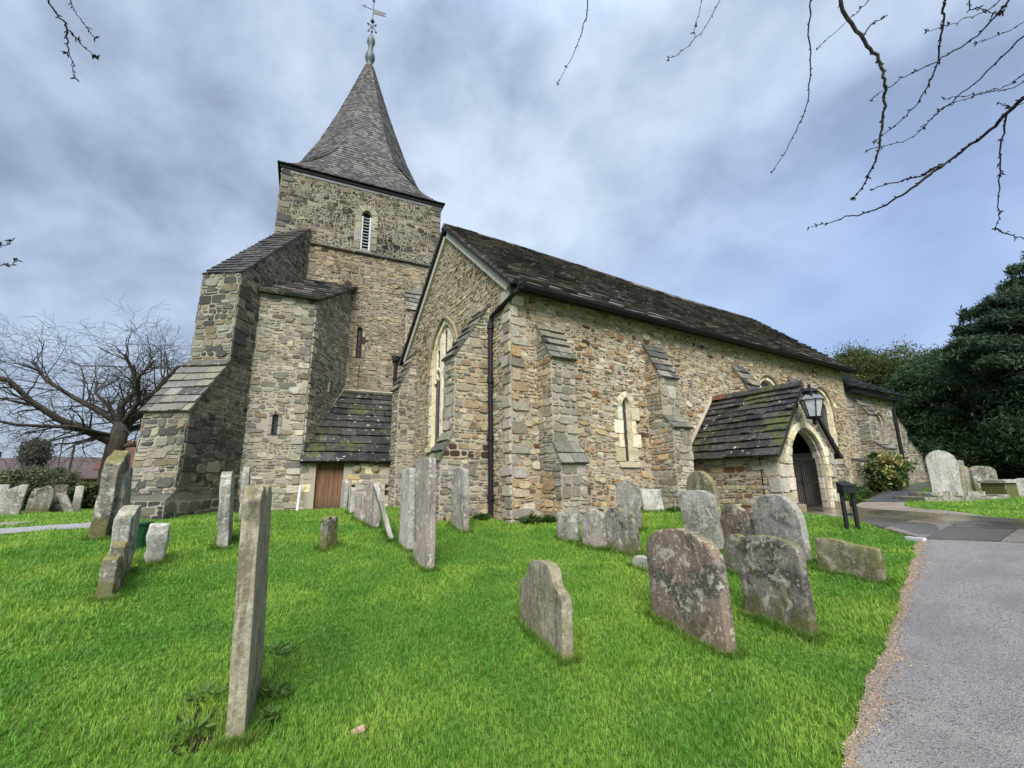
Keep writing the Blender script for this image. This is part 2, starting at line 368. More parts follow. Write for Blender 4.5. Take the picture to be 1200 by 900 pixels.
def inset(poly, d):
    """move each side of a convex ccw polygon inward"""
    q = poly; n = len(poly)
    for i in range(n):
        a, b = poly[i], poly[(i+1) % n]; L = math.hypot(b[0]-a[0], b[1]-a[1])
        if L < 1e-6: continue
        nx, ny = -(b[1]-a[1])/L*d, (b[0]-a[0])/L*d
        q = clip(q, (a[0]+nx, a[1]+ny), (b[0]+nx, b[1]+ny))
        if len(q) < 3: return []
    return q
def chamfer(poly, k, rg):
    out = []; n = len(poly)
    for i in range(n):
        p, a, b = poly[i], poly[i-1], poly[(i+1) % n]
        f = lambda q: min(k*rg.uniform(.5, 1.3), .42*math.hypot(q[0]-p[0], q[1]-p[1]))/max(1e-6, math.hypot(q[0]-p[0], q[1]-p[1]))
        fa, fb = f(a), f(b)
        out.append((p[0]+(a[0]-p[0])*fa, p[1]+(a[1]-p[1])*fa)); out.append((p[0]+(b[0]-p[0])*fb, p[1]+(b[1]-p[1])*fb))
    return out
class Frame:
    def __init__(s, o, U, N, V=(0, 0, 1)): s.o = Vector(o); s.U = Vector(U).normalized(); s.N = Vector(N).normalized(); s.V = Vector(V).normalized()
    def __call__(s, u, v, w=0.): return s.o+s.U*u+s.V*v+s.N*w
def put_stone(b, F, poly, proud, mat, tint, rg, bev=.010, sink=-.012, ch=.02):
    poly = ccw(poly)
    if len(poly) < 3 or area(poly) < 2e-4: return
    p = chamfer(poly, ch, rg) if ch else poly
    q = inset(poly, bev)
    if len(q) < 3: return
    cx = sum(x for x, _ in p)/len(p); cy = sum(y for _, y in p)/len(p)
    sx = max(.3, 1-2*bev/max(.03, max(x for x, _ in p)-min(x for x, _ in p))); sy = max(.3, 1-2*bev/max(.03, max(y for _, y in p)-min(y for _, y in p)))
    n = len(p); tl = rg.uniform(-.05, .05), rg.uniform(-.06, .06)
    v0 = [F(x, y, sink) for x, y in p]
    v1 = [F(cx+(x-cx)*sx, cy+(y-cy)*sy, proud+(x-cx)*tl[0]+(y-cy)*tl[1]) for x, y in p]
    fs = [(i, (i+1) % n, n+(i+1) % n, n+i) for i in range(n)]+[list(range(n, 2*n))]
    if F.U.cross(F.V).dot(F.N) < 0: fs = [f[::-1] for f in fs]
    b.add(v0+v1, fs, mat, tint)
def pal(cols, rg, u, v, sd, patch=.7):
    k = vnoise(u*patch, v*patch, sd)+rg.gauss(0, .33); i = int(min(len(cols)-1, max(0, (k*.5+.5)*len(cols))))
    c = lin(*cols[i]); f = rg.uniform(.78, 1.18); return tuple(x*f*g for x, g in zip(c, (1, rg.uniform(.96, 1.04), rg.uniform(.9, 1.08))))
def rubble(b, F, poly, hs=(.08, .17), asp=(.9, 2.6), cols=None, holes=(), mat=1, joint=.014, proud=(.006, .026), seed=1, warp=.03, split=.22, maxw=.5, over=4.):
    rg = random.Random(seed); poly = ccw(list(poly)); hs = (hs[0]*.70, hs[1]*.72); maxw *= .75
    v0 = min(p[1] for p in poly); v1 = max(p[1] for p in poly); u0 = min(p[0] for p in poly); u1 = max(p[0] for p in poly)
    W = lambda u, v: (u+.8*warp*vnoise(u*2.6, v*2.6, seed+5), v+1.2*warp*vnoise(u*1.5, v*1.5, seed)+.6*warp*vnoise(u*4.5, v*3, seed+3))
    v = v0-.06
    while v < v1+.05:
        h = hs[0]+(hs[1]-hs[0])*rg.random()**1.25; h *= 1.4 if rg.random() < .15 else 1
        u = u0-rg.uniform(0, .3)
        while u < u1+.05:
            w = min(maxw, h*rg.uniform(*asp)); cells = [(v, v+h)]
            if rg.random() < split and h > .07:
                s_ = v+h*rg.uniform(.38, .62); cells = [(v, s_), (s_, v+h)]
            for a, c in cells:
                q = [W(u, a), W(u+w*.5, a), W(u+w, a), W(u+w, c), W(u+w*.5, c), W(u, c)]
                jj = min(.03, .16*h); q = [(x+rg.uniform(-jj, jj)*.8, y+rg.uniform(-jj, jj)*.55) for x, y in q]
                for i in range(len(poly)):
                    if len(q) < 3: break
                    q = clip(q, poly[i], poly[(i+1) % len(poly)])
                if len(q) < 3: continue
                if any(inpoly(x, y, hh) for hh in holes for x, y in q+[(sum(t[0] for t in q)/len(q), sum(t[1] for t in q)/len(q))]): continue
                g = clip_gap(q, joint*rg.uniform(.6, 1.5))
                if len(g) < 3: continue
                put_stone(b, F, g, rg.uniform(*proud), mat, pal(cols, rg, u, a, seed), rg, bev=.009, ch=min(.03, .22*h))
            u += w
        v += h
    A = abs(area(poly)); bx = [(p[0]-u0, p[1]-v0) for p in poly]
    for k in range(int(A*over)):
        cu, cv = rg.uniform(u0, u1), rg.uniform(v0, v1); sm = rg.random() < .38; a, c = (rg.uniform(.05, .16), rg.uniform(.03, .07)) if sm else (rg.uniform(.06, .15)*hs[1]/.12, rg.uniform(.045, .085)*hs[1]/.12)
        n = 9 if sm else 7; q = [(cu+a*math.copysign(abs(math.cos(t))**.6, math.cos(t))*rg.uniform(.8, 1.15), cv+c*math.copysign(abs(math.sin(t))**.6, math.sin(t))*rg.uniform(.8, 1.15)) for t in [6.283*(i+.3)/n for i in range(n)]]
        if not all(inpoly(x, y, poly) for x, y in q) or any(inpoly(x, y, hh) for hh in holes for x, y in q): continue
        if sm: put_stone(b, F, q, .012+rg.uniform(0, .010), 0, (.4, .37, .3), rg, bev=.018, ch=.0)
        else: put_stone(b, F, q, proud[1]+rg.uniform(.002, .010), mat, pal(cols, rg, cu, cv, seed), rg, bev=.012, ch=.02)
def clip_gap(q, d): return inset(ccw(q), d*.5)
def ashlar_row(b, F, us, vs, cols, mat=1, proud=.03, seed=1, joint=.008, bev=.007):
    """blocks of dressed stone, one per (u0,u1),(v0,v1) pair"""
    rg = random.Random(seed)
    for (a, c), (d, e) in zip(us, vs):
        q = inset([(a, d), (c, d), (c, e), (a, e)], joint*.5); q = [(x+rg.uniform(-.014, .014), y+rg.uniform(-.012, .012)) for x, y in q]
        put_stone(b, F, q, proud+rg.uniform(-.006, .006), mat, pal(cols, rg, a*2, d*2, seed), rg, bev=bev, ch=.028)
def quoins(b, F, u, dr, v0, v1, cols, seed, hs=(.22, .36), ws=(.24, .46), mat=1, proud=.034):
    """long and short corner stones; dr=+1 when the wall lies at larger u"""
    rg = random.Random(seed); v = v0; k = 0; us = []; vs = []
    while v < v1-.05:
        h = min(rg.uniform(*hs), v1-v); w = ws[1]*rg.uniform(.85, 1.1) if k % 2 else ws[0]*rg.uniform(.85, 1.2)
        us.append((u, u+w) if dr > 0 else (u-w, u)); vs.append((v, v+h)); v += h; k += 1
    ashlar_row(b, F, us, vs, cols, mat, proud, seed, joint=.014, bev=.014)
def panel(b, F, outer, holes=(), mat=0, depth=.3, tint=(.4, .36, .28), rmat=None):
    """the flat core of a wall, with its openings cut through it and their reveals"""
    loops = [[Vector((u, v, 0)) for u, v in l] for l in [outer]+[list(h) for h in holes]]
    flat = [p for l in loops for p in l]; tri = tessellate_polygon(loops)
    vs = [F(p.x, p.y) for p in flat]; fs = []
    for t in tri:
        a, c, d = (vs[i] for i in t); fs.append(t if (c-a).cross(d-a).dot(F.N) > 0 else t[::-1])
    b.add(vs, fs, mat, tint)
    for h in holes:
        n = len(h); v = [F(*p) for p in h]+[F(p[0], p[1], -depth) for p in h]
        b.add(v, [(i, (i+1) % n, n+(i+1) % n, n+i) for i in range(n)], mat if rmat is None else rmat, tint)
def arch(cx, w, v0, spring, apex, n=7):
    """outline of a pointed opening, ccw from bottom left going right"""
    h = apex-spring; r = (h*h+w*w/4)/w; pts = [(cx-w/2, v0), (cx+w/2, v0)]
    def side(sg):
        c = cx+sg*(w/2-r); a1 = math.atan2(h, abs(cx-c)) if abs(cx-c) > 1e-6 else math.pi/2
        return [(c+sg*r*math.cos(a1*i/n), spring+r*math.sin(a1*i/n)) for i in range(n+1)]
    rgt = side(1); lft = side(-1)[::-1]
    return pts+rgt+lft[1:]
def ring_stones(b, F, path, wd, cols, mat=1, proud=.03, seed=1, sink=-.012, step=.28, tooth=0.):
    """dressed stones following an open path (jamb, arch, jamb); path runs with the opening on its left"""
    rg = random.Random(seed); out = []
    for i in range(len(path)-1):
        a, c = path[i], path[i+1]; L = math.hypot(c[0]-a[0], c[1]-a[1]); n = max(1, round(L/step))
        for k in range(n): out.append((a[0]+(c[0]-a[0])*k/n, a[1]+(c[1]-a[1])*k/n))
    out.append(path[-1]); nr = []
    for i in range(len(out)):
        a, c = out[max(0, i-1)], out[min(len(out)-1, i+1)]; L = math.hypot(c[0]-a[0], c[1]-a[1]) or 1; nr.append(((c[1]-a[1])/L, -(c[0]-a[0])/L))
    for i in range(len(out)-1):
        w = wd+(tooth if i % 2 else 0)*(1 if abs(nr[i][0]) > .97 else 0)
        q = [out[i], out[i+1], (out[i+1][0]+nr[i+1][0]*w, out[i+1][1]+nr[i+1][1]*w), (out[i][0]+nr[i][0]*w, out[i][1]+nr[i][1]*w)]
        q = inset(ccw(q), .003)
        if len(q) >= 3: put_stone(b, F, q, proud+rg.uniform(-.003, .003), mat, pal(cols, rg, i*.7, 0, seed), rg, bev=.006, ch=.004, sink=sink)

WARM = [(78, 60, 46), (120, 94, 70), (148, 119, 88), (173, 144, 106), (156, 135, 108), (184, 161, 126), (178, 163, 137), (195, 180, 150), (165, 130, 90), (205, 195, 173), (140, 128, 111), (187, 167, 134), (123, 87, 63)]
GABLE = [(101, 88, 72), (139, 120, 95), (161, 143, 116), (172, 154, 127), (186, 170, 142), (169, 158, 136), (147, 130, 105), (192, 184, 164)]
TOWHI = [(40, 40, 37), (55, 53, 49), (82, 78, 69), (112, 103, 88), (131, 119, 102), (143, 133, 115), (101, 93, 79), (73, 69, 65), (153, 145, 129)]
TOWLO = [(78, 68, 58), (117, 101, 81), (140, 123, 97), (160, 143, 117), (170, 155, 129), (139, 129, 110), (178, 168, 145)]
TURR = [(106, 100, 91), (139, 131, 115), (161, 152, 134), (149, 144, 134), (176, 168, 150), (136, 133, 124), (155, 140, 117), (185, 180, 168), (124, 121, 114)]
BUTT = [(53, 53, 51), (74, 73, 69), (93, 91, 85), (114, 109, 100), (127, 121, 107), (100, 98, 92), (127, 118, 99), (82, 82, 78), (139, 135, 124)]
PALE = [(141, 135, 121), (166, 159, 142), (184, 177, 161), (172, 165, 149), (192, 185, 170)]
CREAM = [(206, 194, 162), (222, 212, 184), (230, 222, 198), (216, 202, 168)]
GREY = [(132, 127, 114), (150, 144, 128), (166, 159, 142), (150, 147, 134), (174, 165, 146), (140, 133, 118)]
SLABC = [(50, 48, 46), (68, 64, 61), (88, 81, 74), (74, 71, 72), (112, 105, 95), (92, 80, 68), (60, 58, 60), (102, 96, 90)]
CAPC = [(70, 68, 66), (110, 106, 98), (134, 128, 114), (92, 90, 84), (120, 116, 100)]
def slabs(b, F, poly, rows, wr, th, seed, cols=SLABC, mat=0, lift=0., sag=None, ragged=.02):
    """courses of thick stone slabs laid up a slope; v runs up the slope, each course lapping the one below"""
    rg = random.Random(seed); poly = ccw(list(poly)); u0 = min(p[0] for p in poly); u1 = max(p[0] for p in poly); v = min(p[1] for p in poly)
    sg = sag or (lambda u, v: 0.)
    for r_ in rows:
        u = u0-rg.uniform(0, wr[0])
        while u < u1:
            w = rg.uniform(*wr); lo = v-rg.uniform(0, ragged); t = th*rg.uniform(.7, 1.3); jit = rg.uniform(-.006, .008)
            q = [(u+.004, lo), (u+w-.004, lo+rg.uniform(-.01, .01)), (u+w-.004, v+r_*1.02), (u+.004, v+r_*1.02)]
            for i in range(len(poly)):
                if len(q) < 3: break
                a, c = poly[i], poly[(i+1) % len(poly)]
                q = clip(q, a, c)
            if len(q) >= 3 and abs(area(ccw(q))) > 1e-3:
                q = ccw(q); n = len(q)
                top = [F(x, y, lift+jit+t*1.9-(t*1.5)*min(1, max(0, (y-lo)/(r_*1.05)))+sg(x, y)) for x, y in q]
                bot = [F(x, y, lift-.015+sg(x, y)) for x, y in q]
                fs = [list(range(n, 2*n))]+[(i, (i+1) % n, n+(i+1) % n, n+i) for i in range(n)]
                if F.U.cross(F.V).dot(F.N) < 0: fs = [f[::-1] for f in fs]
                b.add(bot+top, fs, mat, pal(cols, rg, u, v, seed, .9))
            u += w
        v += r_

# ------------------------------------------------------------------ ground, paths
def strip(b, L_, R_, nu, off, mat=0, tint=(.5, .5, .5), sub=10):
    """a sheet between two edge lines, draped on the ground"""
    def res(p, n):
        p = [Vector((*q, 0)) for q in p]; ds = [0]
        for i in range(len(p)-1): ds.append(ds[-1]+(p[i+1]-p[i]).length)
        out = []
        for k in range(n+1):
            d = ds[-1]*k/n; i = 0
            while i < len(p)-2 and ds[i+1] < d: i += 1
            out.append(p[i].lerp(p[i+1], (d-ds[i])/max(1e-6, ds[i+1]-ds[i])))
        return out
    a, c = res(L_, nu), res(R_, nu); vs = []; fs = []
    for i in range(nu+1):
        for j in range(sub+1):
            q = a[i].lerp(c[i], j/sub); vs.append((q.x, q.y, gz(q.x, q.y)+off))
    for i in range(nu):
        for j in range(sub):
            k = i*(sub+1)+j; fs.append((k, k+1, k+sub+2, k+sub+1))
    b.add(vs, fs, mat, tint)
EDGE = [(-4.0, -.9), (-1.0, .05), (1.2, .82), (2.2, 1.16), (2.95, 1.40), (3.52, 1.54), (4.14, 1.66), (5.15, 1.86), (6.4, 2.13), (7.83, 2.47)]
def edge_y(x): return np.interp(x, [p[0] for p in EDGE], [p[1] for p in EDGE])+.010*np.sin(np.asarray(x)*7.)+.007*np.sin(np.asarray(x)*17.)
FL_N = [(9.72, 5.3), (8.95, 3.95), (7.83, 2.47), (8.12, 1.55), (8.5, 0), (8.8, -3)]     # lawn side of the flagstones
FL_F = [(12.1, 5.3), (11.3, 3.8), (10.6, 2.3), (10.5, 1.4), (10.6, 0), (10.9, -3)]
OVAL = [(10.35, 1.95), (12.0, 3.4), (13.4, 4.35), (14.6, 4.72), (16.2, 5.0), (18.5, 5.6), (22, 6.4), (25.5, 6.9), (29, 7.0), (34, 6.0)]   # near edge of the right-hand lawn
BED = [(11.0, 4.9), (12.6, 5.15), (14.0, 5.45), (15.5, 5.8), (18, 6.4), (21.5, 7.2), (25.5, 8.1), (29, 8.6), (34, 8.2)]
LP_A = [(-14, 8.6), (-9, 9.0), (-5, 9.35), (-2.9, 9.75), (-1.9, 10.2), (-1.5, 11.2)]
LP_B = [(-14, 10.2), (-9, 10.5), (-5, 10.75), (-3.2, 11.1), (-2.4, 11.7), (-2.2, 12.4)]
def on_path(x, y):
    """True where grass must not grow"""
    x = np.asarray(x, float); y = np.asarray(y, float)
    main = (y < edge_y(x)) & (x < 8.2)
    fn = np.interp(y, [p[0] for p in [(q[1], q[0]) for q in FL_N[::-1]]], [p[1] for p in [(q[1], q[0]) for q in FL_N[::-1]]])
    fl = (x > fn) & (x < 10.4) & (y < 5.4)
    ov = np.interp(x, [p[0] for p in OVAL], [p[1] for p in OVAL])
    far = (x >= 10.4) & (y > ov)
    la = np.interp(x, [p[0] for p in LP_A], [p[1] for p in LP_A]); lb = np.interp(x, [p[0] for p in LP_B], [p[1] for p in LP_B])
    lp = (x < -1.6) & (y > la) & (y < lb)
    wall = (y > 7.3) & (x > 4.4) | (y > 13.4+.0*x) & (x > -.6) | ((x > 9.6) & (y > 5.1))
    return main | fl | far | lp | wall
def make_ground():
    rs = np.concatenate([np.linspace(0, 2, 8)[:-1], np.linspace(2, 16, 90)[:-1], np.geomspace(16, 900, 60)])
    na = 300; az = np.linspace(0, 2*np.pi, na, endpoint=False)
    Rr, A = np.meshgrid(rs, az, indexing='ij'); X = Rr*np.sin(A); Y = Rr*np.cos(A); Z = ground_z(X, Y)
    X = X.ravel(); Y = Y.ravel(); Z = Z.ravel()
    b = B(); b.v = list(zip(X.tolist(), Y.tolist(), Z.tolist()))
    for i in range(len(rs)-1):
        for j in range(na):
            k = (j+1) % na; b.f.append([i*na+j, (i+1)*na+j, (i+1)*na+k, i*na+k] if i else [0*na+j, na+j, na+k])
    b.m = [0]*len(b.f); b.t = [(.1, .2, .02)]*len(b.f)
    tag(b.build('ground', M['lawn'], smooth=True, fix=True), kind='structure')
make_ground()
def make_paths():
    b = B(); xs = np.linspace(-4, 7.83, 90); L_ = [(x, float(edge_y(x))) for x in xs]; Rr = [(-2.6, -5.4), (2.0, -3.4), (8.6, -1.6)]
    Rr = [(x, -4.6+.38*x) for x in np.linspace(-2.5, 8.9, 30)]
    strip(b, L_, Rr, 120, .022, sub=24); tag(b.build('asphalt_path', M['asphalt'], smooth=True), kind='structure')
    # wet flagstones: each stone proud of its bedding, all one paving
    b = B(); strip(b, FL_N, FL_F, 40, .016, 0, (.10, .09, .08)); rg = random.Random(3)
    n = 13
    def at(poly, t):
        ds = [0]
        for i in range(len(poly)-1): ds.append(ds[-1]+math.dist(poly[i], poly[i+1]))
        d = t*ds[-1]; i = 0
        while i < len(poly)-2 and ds[i+1] < d: i += 1
        k = (d-ds[i])/(ds[i+1]-ds[i]); return (poly[i][0]+(poly[i+1][0]-poly[i][0])*k, poly[i][1]+(poly[i+1][1]-poly[i][1])*k)
    FC = [(82, 72, 58), (110, 98, 78), (72, 68, 60), (132, 122, 104), (94, 88, 78)]
    for i in range(n):
        cuts = [0]+sorted(min(.9, max(.1, (k+1)/3.+rg.uniform(-.08, .08))) for k in range(2))+[1]
        for k in range(3):
            q = []
            for t, s in ((i/n, cuts[k]), (i/n, cuts[k+1]), ((i+1)/n, cuts[k+1]), ((i+1)/n, cuts[k])):
                a, c = at(FL_N, t), at(FL_F, t); q.append((a[0]+(c[0]-a[0])*s, a[1]+(c[1]-a[1])*s))
            q = inset(ccw(q), .008)
            if len(q) < 3: continue
            v = [(x, y, gz(x, y)+.030) for x, y in q]; w = [(x, y, gz(x, y)+.008) for x, y in q]; m = len(q)
            b.add(w+v, [list(range(m, 2*m))]+[(a_, (a_+1) % m, m+(a_+1) % m, m+a_) for a_ in range(m)], 0, pal(FC, rg, i, k, 4))
    tag(b.build('flagstone_path', M['flag']), kind='structure')
    b = B(); strip(b, OVAL, [(10.5, 2.6)]+BED, 60, .014); tag(b.build('tarmac_path', M['tarmac'], smooth=True), kind='structure')
    b = B(); strip(b, [(10.45, 1.2), (10.4, 2.0), (11.98, 3.42), (13.4, 4.38), (14.2, 4.62)], [(10.45, 1.3), (11.0, 3.2), (11.5, 4.1), (12.9, 5.2), (14.0, 5.45)], 40, .020)
    tag(b.build('gravel_path', M['gravelpath'], smooth=True), kind='structure')
    b = B(); strip(b, [(12.2, 7.3), (15, 7.3), (19.2, 7.3)], [(12.2, 5.1), (14.0, 5.5), (15.5, 5.85), (18, 6.45), (19.2, 6.7)], 40, .012); tag(b.build('flower_bed', M['soil'], smooth=True), kind='structure')
    b = B(); strip(b, LP_A, LP_B, 60, .016); tag(b.build('side_path', M['palepath'], smooth=True), kind='structure')
    # grit and leaf litter washed against the lawn edge
    b = B(); rg = random.Random(11)
    xs = np.linspace(1.2, 7.75, 110); bl = B()
    strip(bl, [(x, float(edge_y(x))+.02) for x in xs], [(x, float(edge_y(x))-.03-.05*abs(vnoise(x*1.3, 0, 3))-.03*abs(vnoise(x*6, 0, 5))) for x in xs], 220, .0255, sub=3)
    tag(bl.build('path_edge', M['gritedge'], smooth=True), kind='structure')
    for i in range(4200):
        x = rg.uniform(1.4, 7.8); wdt = .035+.08*abs(vnoise(x*1.3, 0, 3)); y = float(edge_y(x))-abs(rg.gauss(0, wdt))+.03
        s = rg.uniform(.0028, .0068); z = gz(x, y)+.026
        c = lin(*rg.choice([(164, 134, 102), (138, 110, 82), (182, 158, 126), (112, 90, 70), (160, 148, 130)]))
        p = [(x+s*rg.uniform(.6, 1.5)*math.cos(a+rg.random()), y+s*rg.uniform(.6, 1.5)*math.sin(a+rg.random()), z+rg.uniform(-.004, .003)) for a in (0, 1.57, 3.14, 4.7)]
        b.add(p+[(x, y, z+s*.8)], [(0, 1, 4), (1, 2, 4), (2, 3, 4), (3, 0, 4)], 0, c)
    tag(b.build('edge_gravel', M['pebble']), kind='stuff')
make_paths()

# ------------------------------------------------------------------ the church
CH = thing('parish_church', (11, 11, -.7), 'old sandstone parish church with shingled spire and stone slab roof', 'church')
def part(b, name, mats, parent=CH, **k): return b.build(name, mats, parent, **k)
ZG = -.85
STM = [M['mortar'], M['rubble'], M['ashlar'], M['rubble_dark']]
def buttress(o, out, wdir, w, stages, seed, cols=GREY, cap=CAPC, name='buttress', side_cols=WARM, rmat=1, big=True, label=None):
    """o: middle of the foot on the wall; stages: (projection, z where its vertical face ends, z where the weathering above it ends)"""
    o = Vector(o); out = Vector(out).normalized(); wd_ = Vector(wdir).normalized(); b = B(); caps = []
    prof = [(0, ZG)]; z = ZG; polys = []
    for i, (p, z1, z2) in enumerate(stages):
        pn = stages[i+1][0] if i+1 < len(stages) else 0.
        polys.append(([(0, z), (p, z), (p, z1), (0, z1)], [(0, z1), (p, z1), (pn, z2), (0, z2)])); 
        if i == 0: prof.append((p, z))
        prof += [(p, z1), (pn, z2)]; z = z2
    prof = prof if prof[-1][0] == 0 else prof+[(0, z)]
    ring = [o+out*p+Vector((0, 0, zz-o.z))-wd_*w/2 for p, zz in prof]
    b.prism(ring, wd_*w, 0, (.36, .31, .23))
    for s_ in (-1, 1):
        F = Frame(Vector((o.x, o.y, 0))+wd_*s_*w/2, out, wd_*s_)
        for k, (a, d) in enumerate(polys):
            rubble(b, F, a, (.12, .24), (1, 2.2), cols=side_cols, mat=rmat, seed=seed+k*7+s_, joint=.012)
            q = [p for j, p in enumerate(d) if p not in d[:j]]
            if len(q) >= 3: rubble(b, F, q, (.12, .22), (1, 2.2), cols=side_cols, mat=rmat, seed=seed+k*7+s_+2)
    z = ZG; hinge = None
    for k, (p, z1, z2) in enumerate(stages):
        F = Frame(Vector((o.x, o.y, 0))+out*p, wd_, out)
        rubble(b, F, [(-w/2, z), (w/2, z), (w/2, z1), (-w/2, z1)], (.15, .32) if big else (.1, .2), (.8, 1.9), cols=cols, mat=2 if big else rmat, seed=seed+50+k, joint=.013, proud=(.010, .03), warp=.025, split=.2)
        pn = stages[k+1][0] if k+1 < len(stages) else 0.
        run, rise = p-pn, z2-z1; sl_ = math.hypot(run, rise)
        Fs = Frame(Vector((o.x, o.y, z1))+out*p, wd_, out*rise+Vector((0, 0, run)), -out*run+Vector((0, 0, rise)))
        c = B(); caps.append(c); nr = max(1, round(sl_/.21)); slabs(c, Fs, [(-w/2-.03, -.05), (w/2+.03, -.05), (w/2+.03, sl_), (-w/2-.03, sl_)], [(sl_+.05)/nr]*nr, (w*.4, w*.9), .026, seed+90+k, cols=cap, lift=.012)
        z = z2
    p_ = part(b, name, STM)
    for c in caps: c.build('buttress_cap', M['slab_pale'], p_)
    if label: p_['label'] = label
    return p_

# --- aisle: long south wall, west gable, slab roof
X0, Y0, X1, YR, ZE, ZR = 4.49, 7.33, 19.0, 10.69, 4.12, 7.08
YN = 2*YR-Y0
def window(F, cx, w, v0, spring, apex, sw, seed, name='window', depth=.09, cols=CREAM, tooth=0., sill=True, hood=False, splay=.05):
    """stone surround (the part), with glass as its sub-part; returns the opening to leave in the wall"""
    op = arch(cx, w, v0, spring, apex); b = B(); path = op[1:]+[op[0]]
    ring_stones(b, F, path, sw, cols, 0, .035, seed, tooth=tooth)
    if sill: ashlar_row(b, F, [(cx-w/2-sw*1.3, cx+w/2+sw*1.3)], [(v0-.14, v0)], cols, 0, .045, seed)
    # splayed inner order
    n = len(op); k = (w-2*splay)/w
    inner = [(cx+(u-cx)*k, v0+(v-v0)*(1-splay/(apex-v0))+ (splay*.3)) for u, v in op]
    vs = [F(u, v, .028) for u, v in op]+[F(u, v, -depth) for u, v in inner]
    b.add(vs, [(i, (i+1) % n, n+(i+1) % n, n+i) for i in range(n)], 0, lin(*cols[0]))
    if hood:
        hp = [(u*1., v) for u, v in arch(cx, w+2*sw, v0, spring, apex+sw)][2:]
        b.tube([F(u, v, .06) for u, v in hp], .045, 0, 6, lin(150, 136, 108))
    o = part(b, name, [M['ashlar']])
    g = B(); g.add([F(u, v, -depth+.01) for u, v in inner], [list(range(n))], 0, (.03, .03, .03)); g.build('window_pane', M['glass'], o)
    return op, o

FS = Frame((0, Y0, 0), (1, 0, 0), (0, -1, 0))
hs_ = []
for (cx, w, v0, sp, ap, sw, sd, nm, kw) in [
    (7.61, .26, .42, 1.68, 1.90, .15, 11, 'lancet_window', dict(tooth=.13)),
    (13.75, 1.05, 1.3, 2.45, 2.98, .16, 12, 'arched_window', dict(hood=True)),
    (17.0, 1.15, .9, 2.3, 2.95, .16, 13, 'arched_window', dict(hood=True))]:
    op, o = window(FS, cx, w, v0, sp, ap, sw, sd, nm, **kw); hs_.append(op)
    if nm == 'arched_window':     # a mullion and two small arches of tracery
        t = B(); f = lambda u, v: FS(u, v, -.05)
        t.tube([f(cx, v0), f(cx, sp+.1)], .045, 0, 6, lin(*CREAM[1]))
        for s_ in (-1, 1):
            a = arch(cx+s_*w/4, w/2-.06, v0, sp-.1, sp+.32)[2:]; t.tube([f(u, v) for u, v in a], .04, 0, 6, lin(*CREAM[1]))
        t.build('tracery', M['ashlar'], o)
b = B(); outer = [(X0, ZG), (X1, ZG), (X1, ZE), (X0, ZE)]
panel(b, FS, outer, hs_, depth=.3)
grow = lambda h, d: arch(sum(p[0] for p in h[:2])/2, (h[1][0]-h[0][0])+2*d, h[0][1]-.05, h[2][1], max(p[1] for p in h)+d)
rubble(b, FS, outer, (.055, .175), (.7, 2.3), cols=WARM, holes=[grow(h, .03) for h in hs_], seed=21, proud=(.002, .026), joint=.0145, warp=.085, split=.3, over=4.5)
quoins(b, FS, X0, 1, ZG, ZE-.05, GREY+PALE+WARM[3:9], 31, mat=2, ws=(.2, .38), hs=(.16, .28))
# blocked doorway: a low arch with its own finer filling
ar = arch(17.55, 1.2, -.8, .06, .46); ring_stones(b, FS, ar[1:]+[ar[0]], .16, PALE, 2, .05, 33)
rubble(b, FS, [(p[0], p[1]) for p in ar], (.14, .22), (1.2, 2.4), cols=TURR, seed=34, proud=(.03, .036))
part(b, 'side_wall', STM)
# east end wall of the aisle (upper part shows above the chapel roof)
b = B(); FE = Frame((X1, 0, 0), (0, 1, 0), (1, 0, 0)); b.add([FE(Y0, ZG), FE(YN, ZG), FE(YN, ZE), FE(YR, ZR), FE(Y0, ZE)], [(0, 1, 2, 3, 4)], 0)
rubble(b, FE, [(Y0, ZG), (YN, ZG), (YN, ZE), (YR, ZR), (Y0, ZE)], (.1, .18), cols=WARM, seed=35)
part(b, 'end_wall', STM)
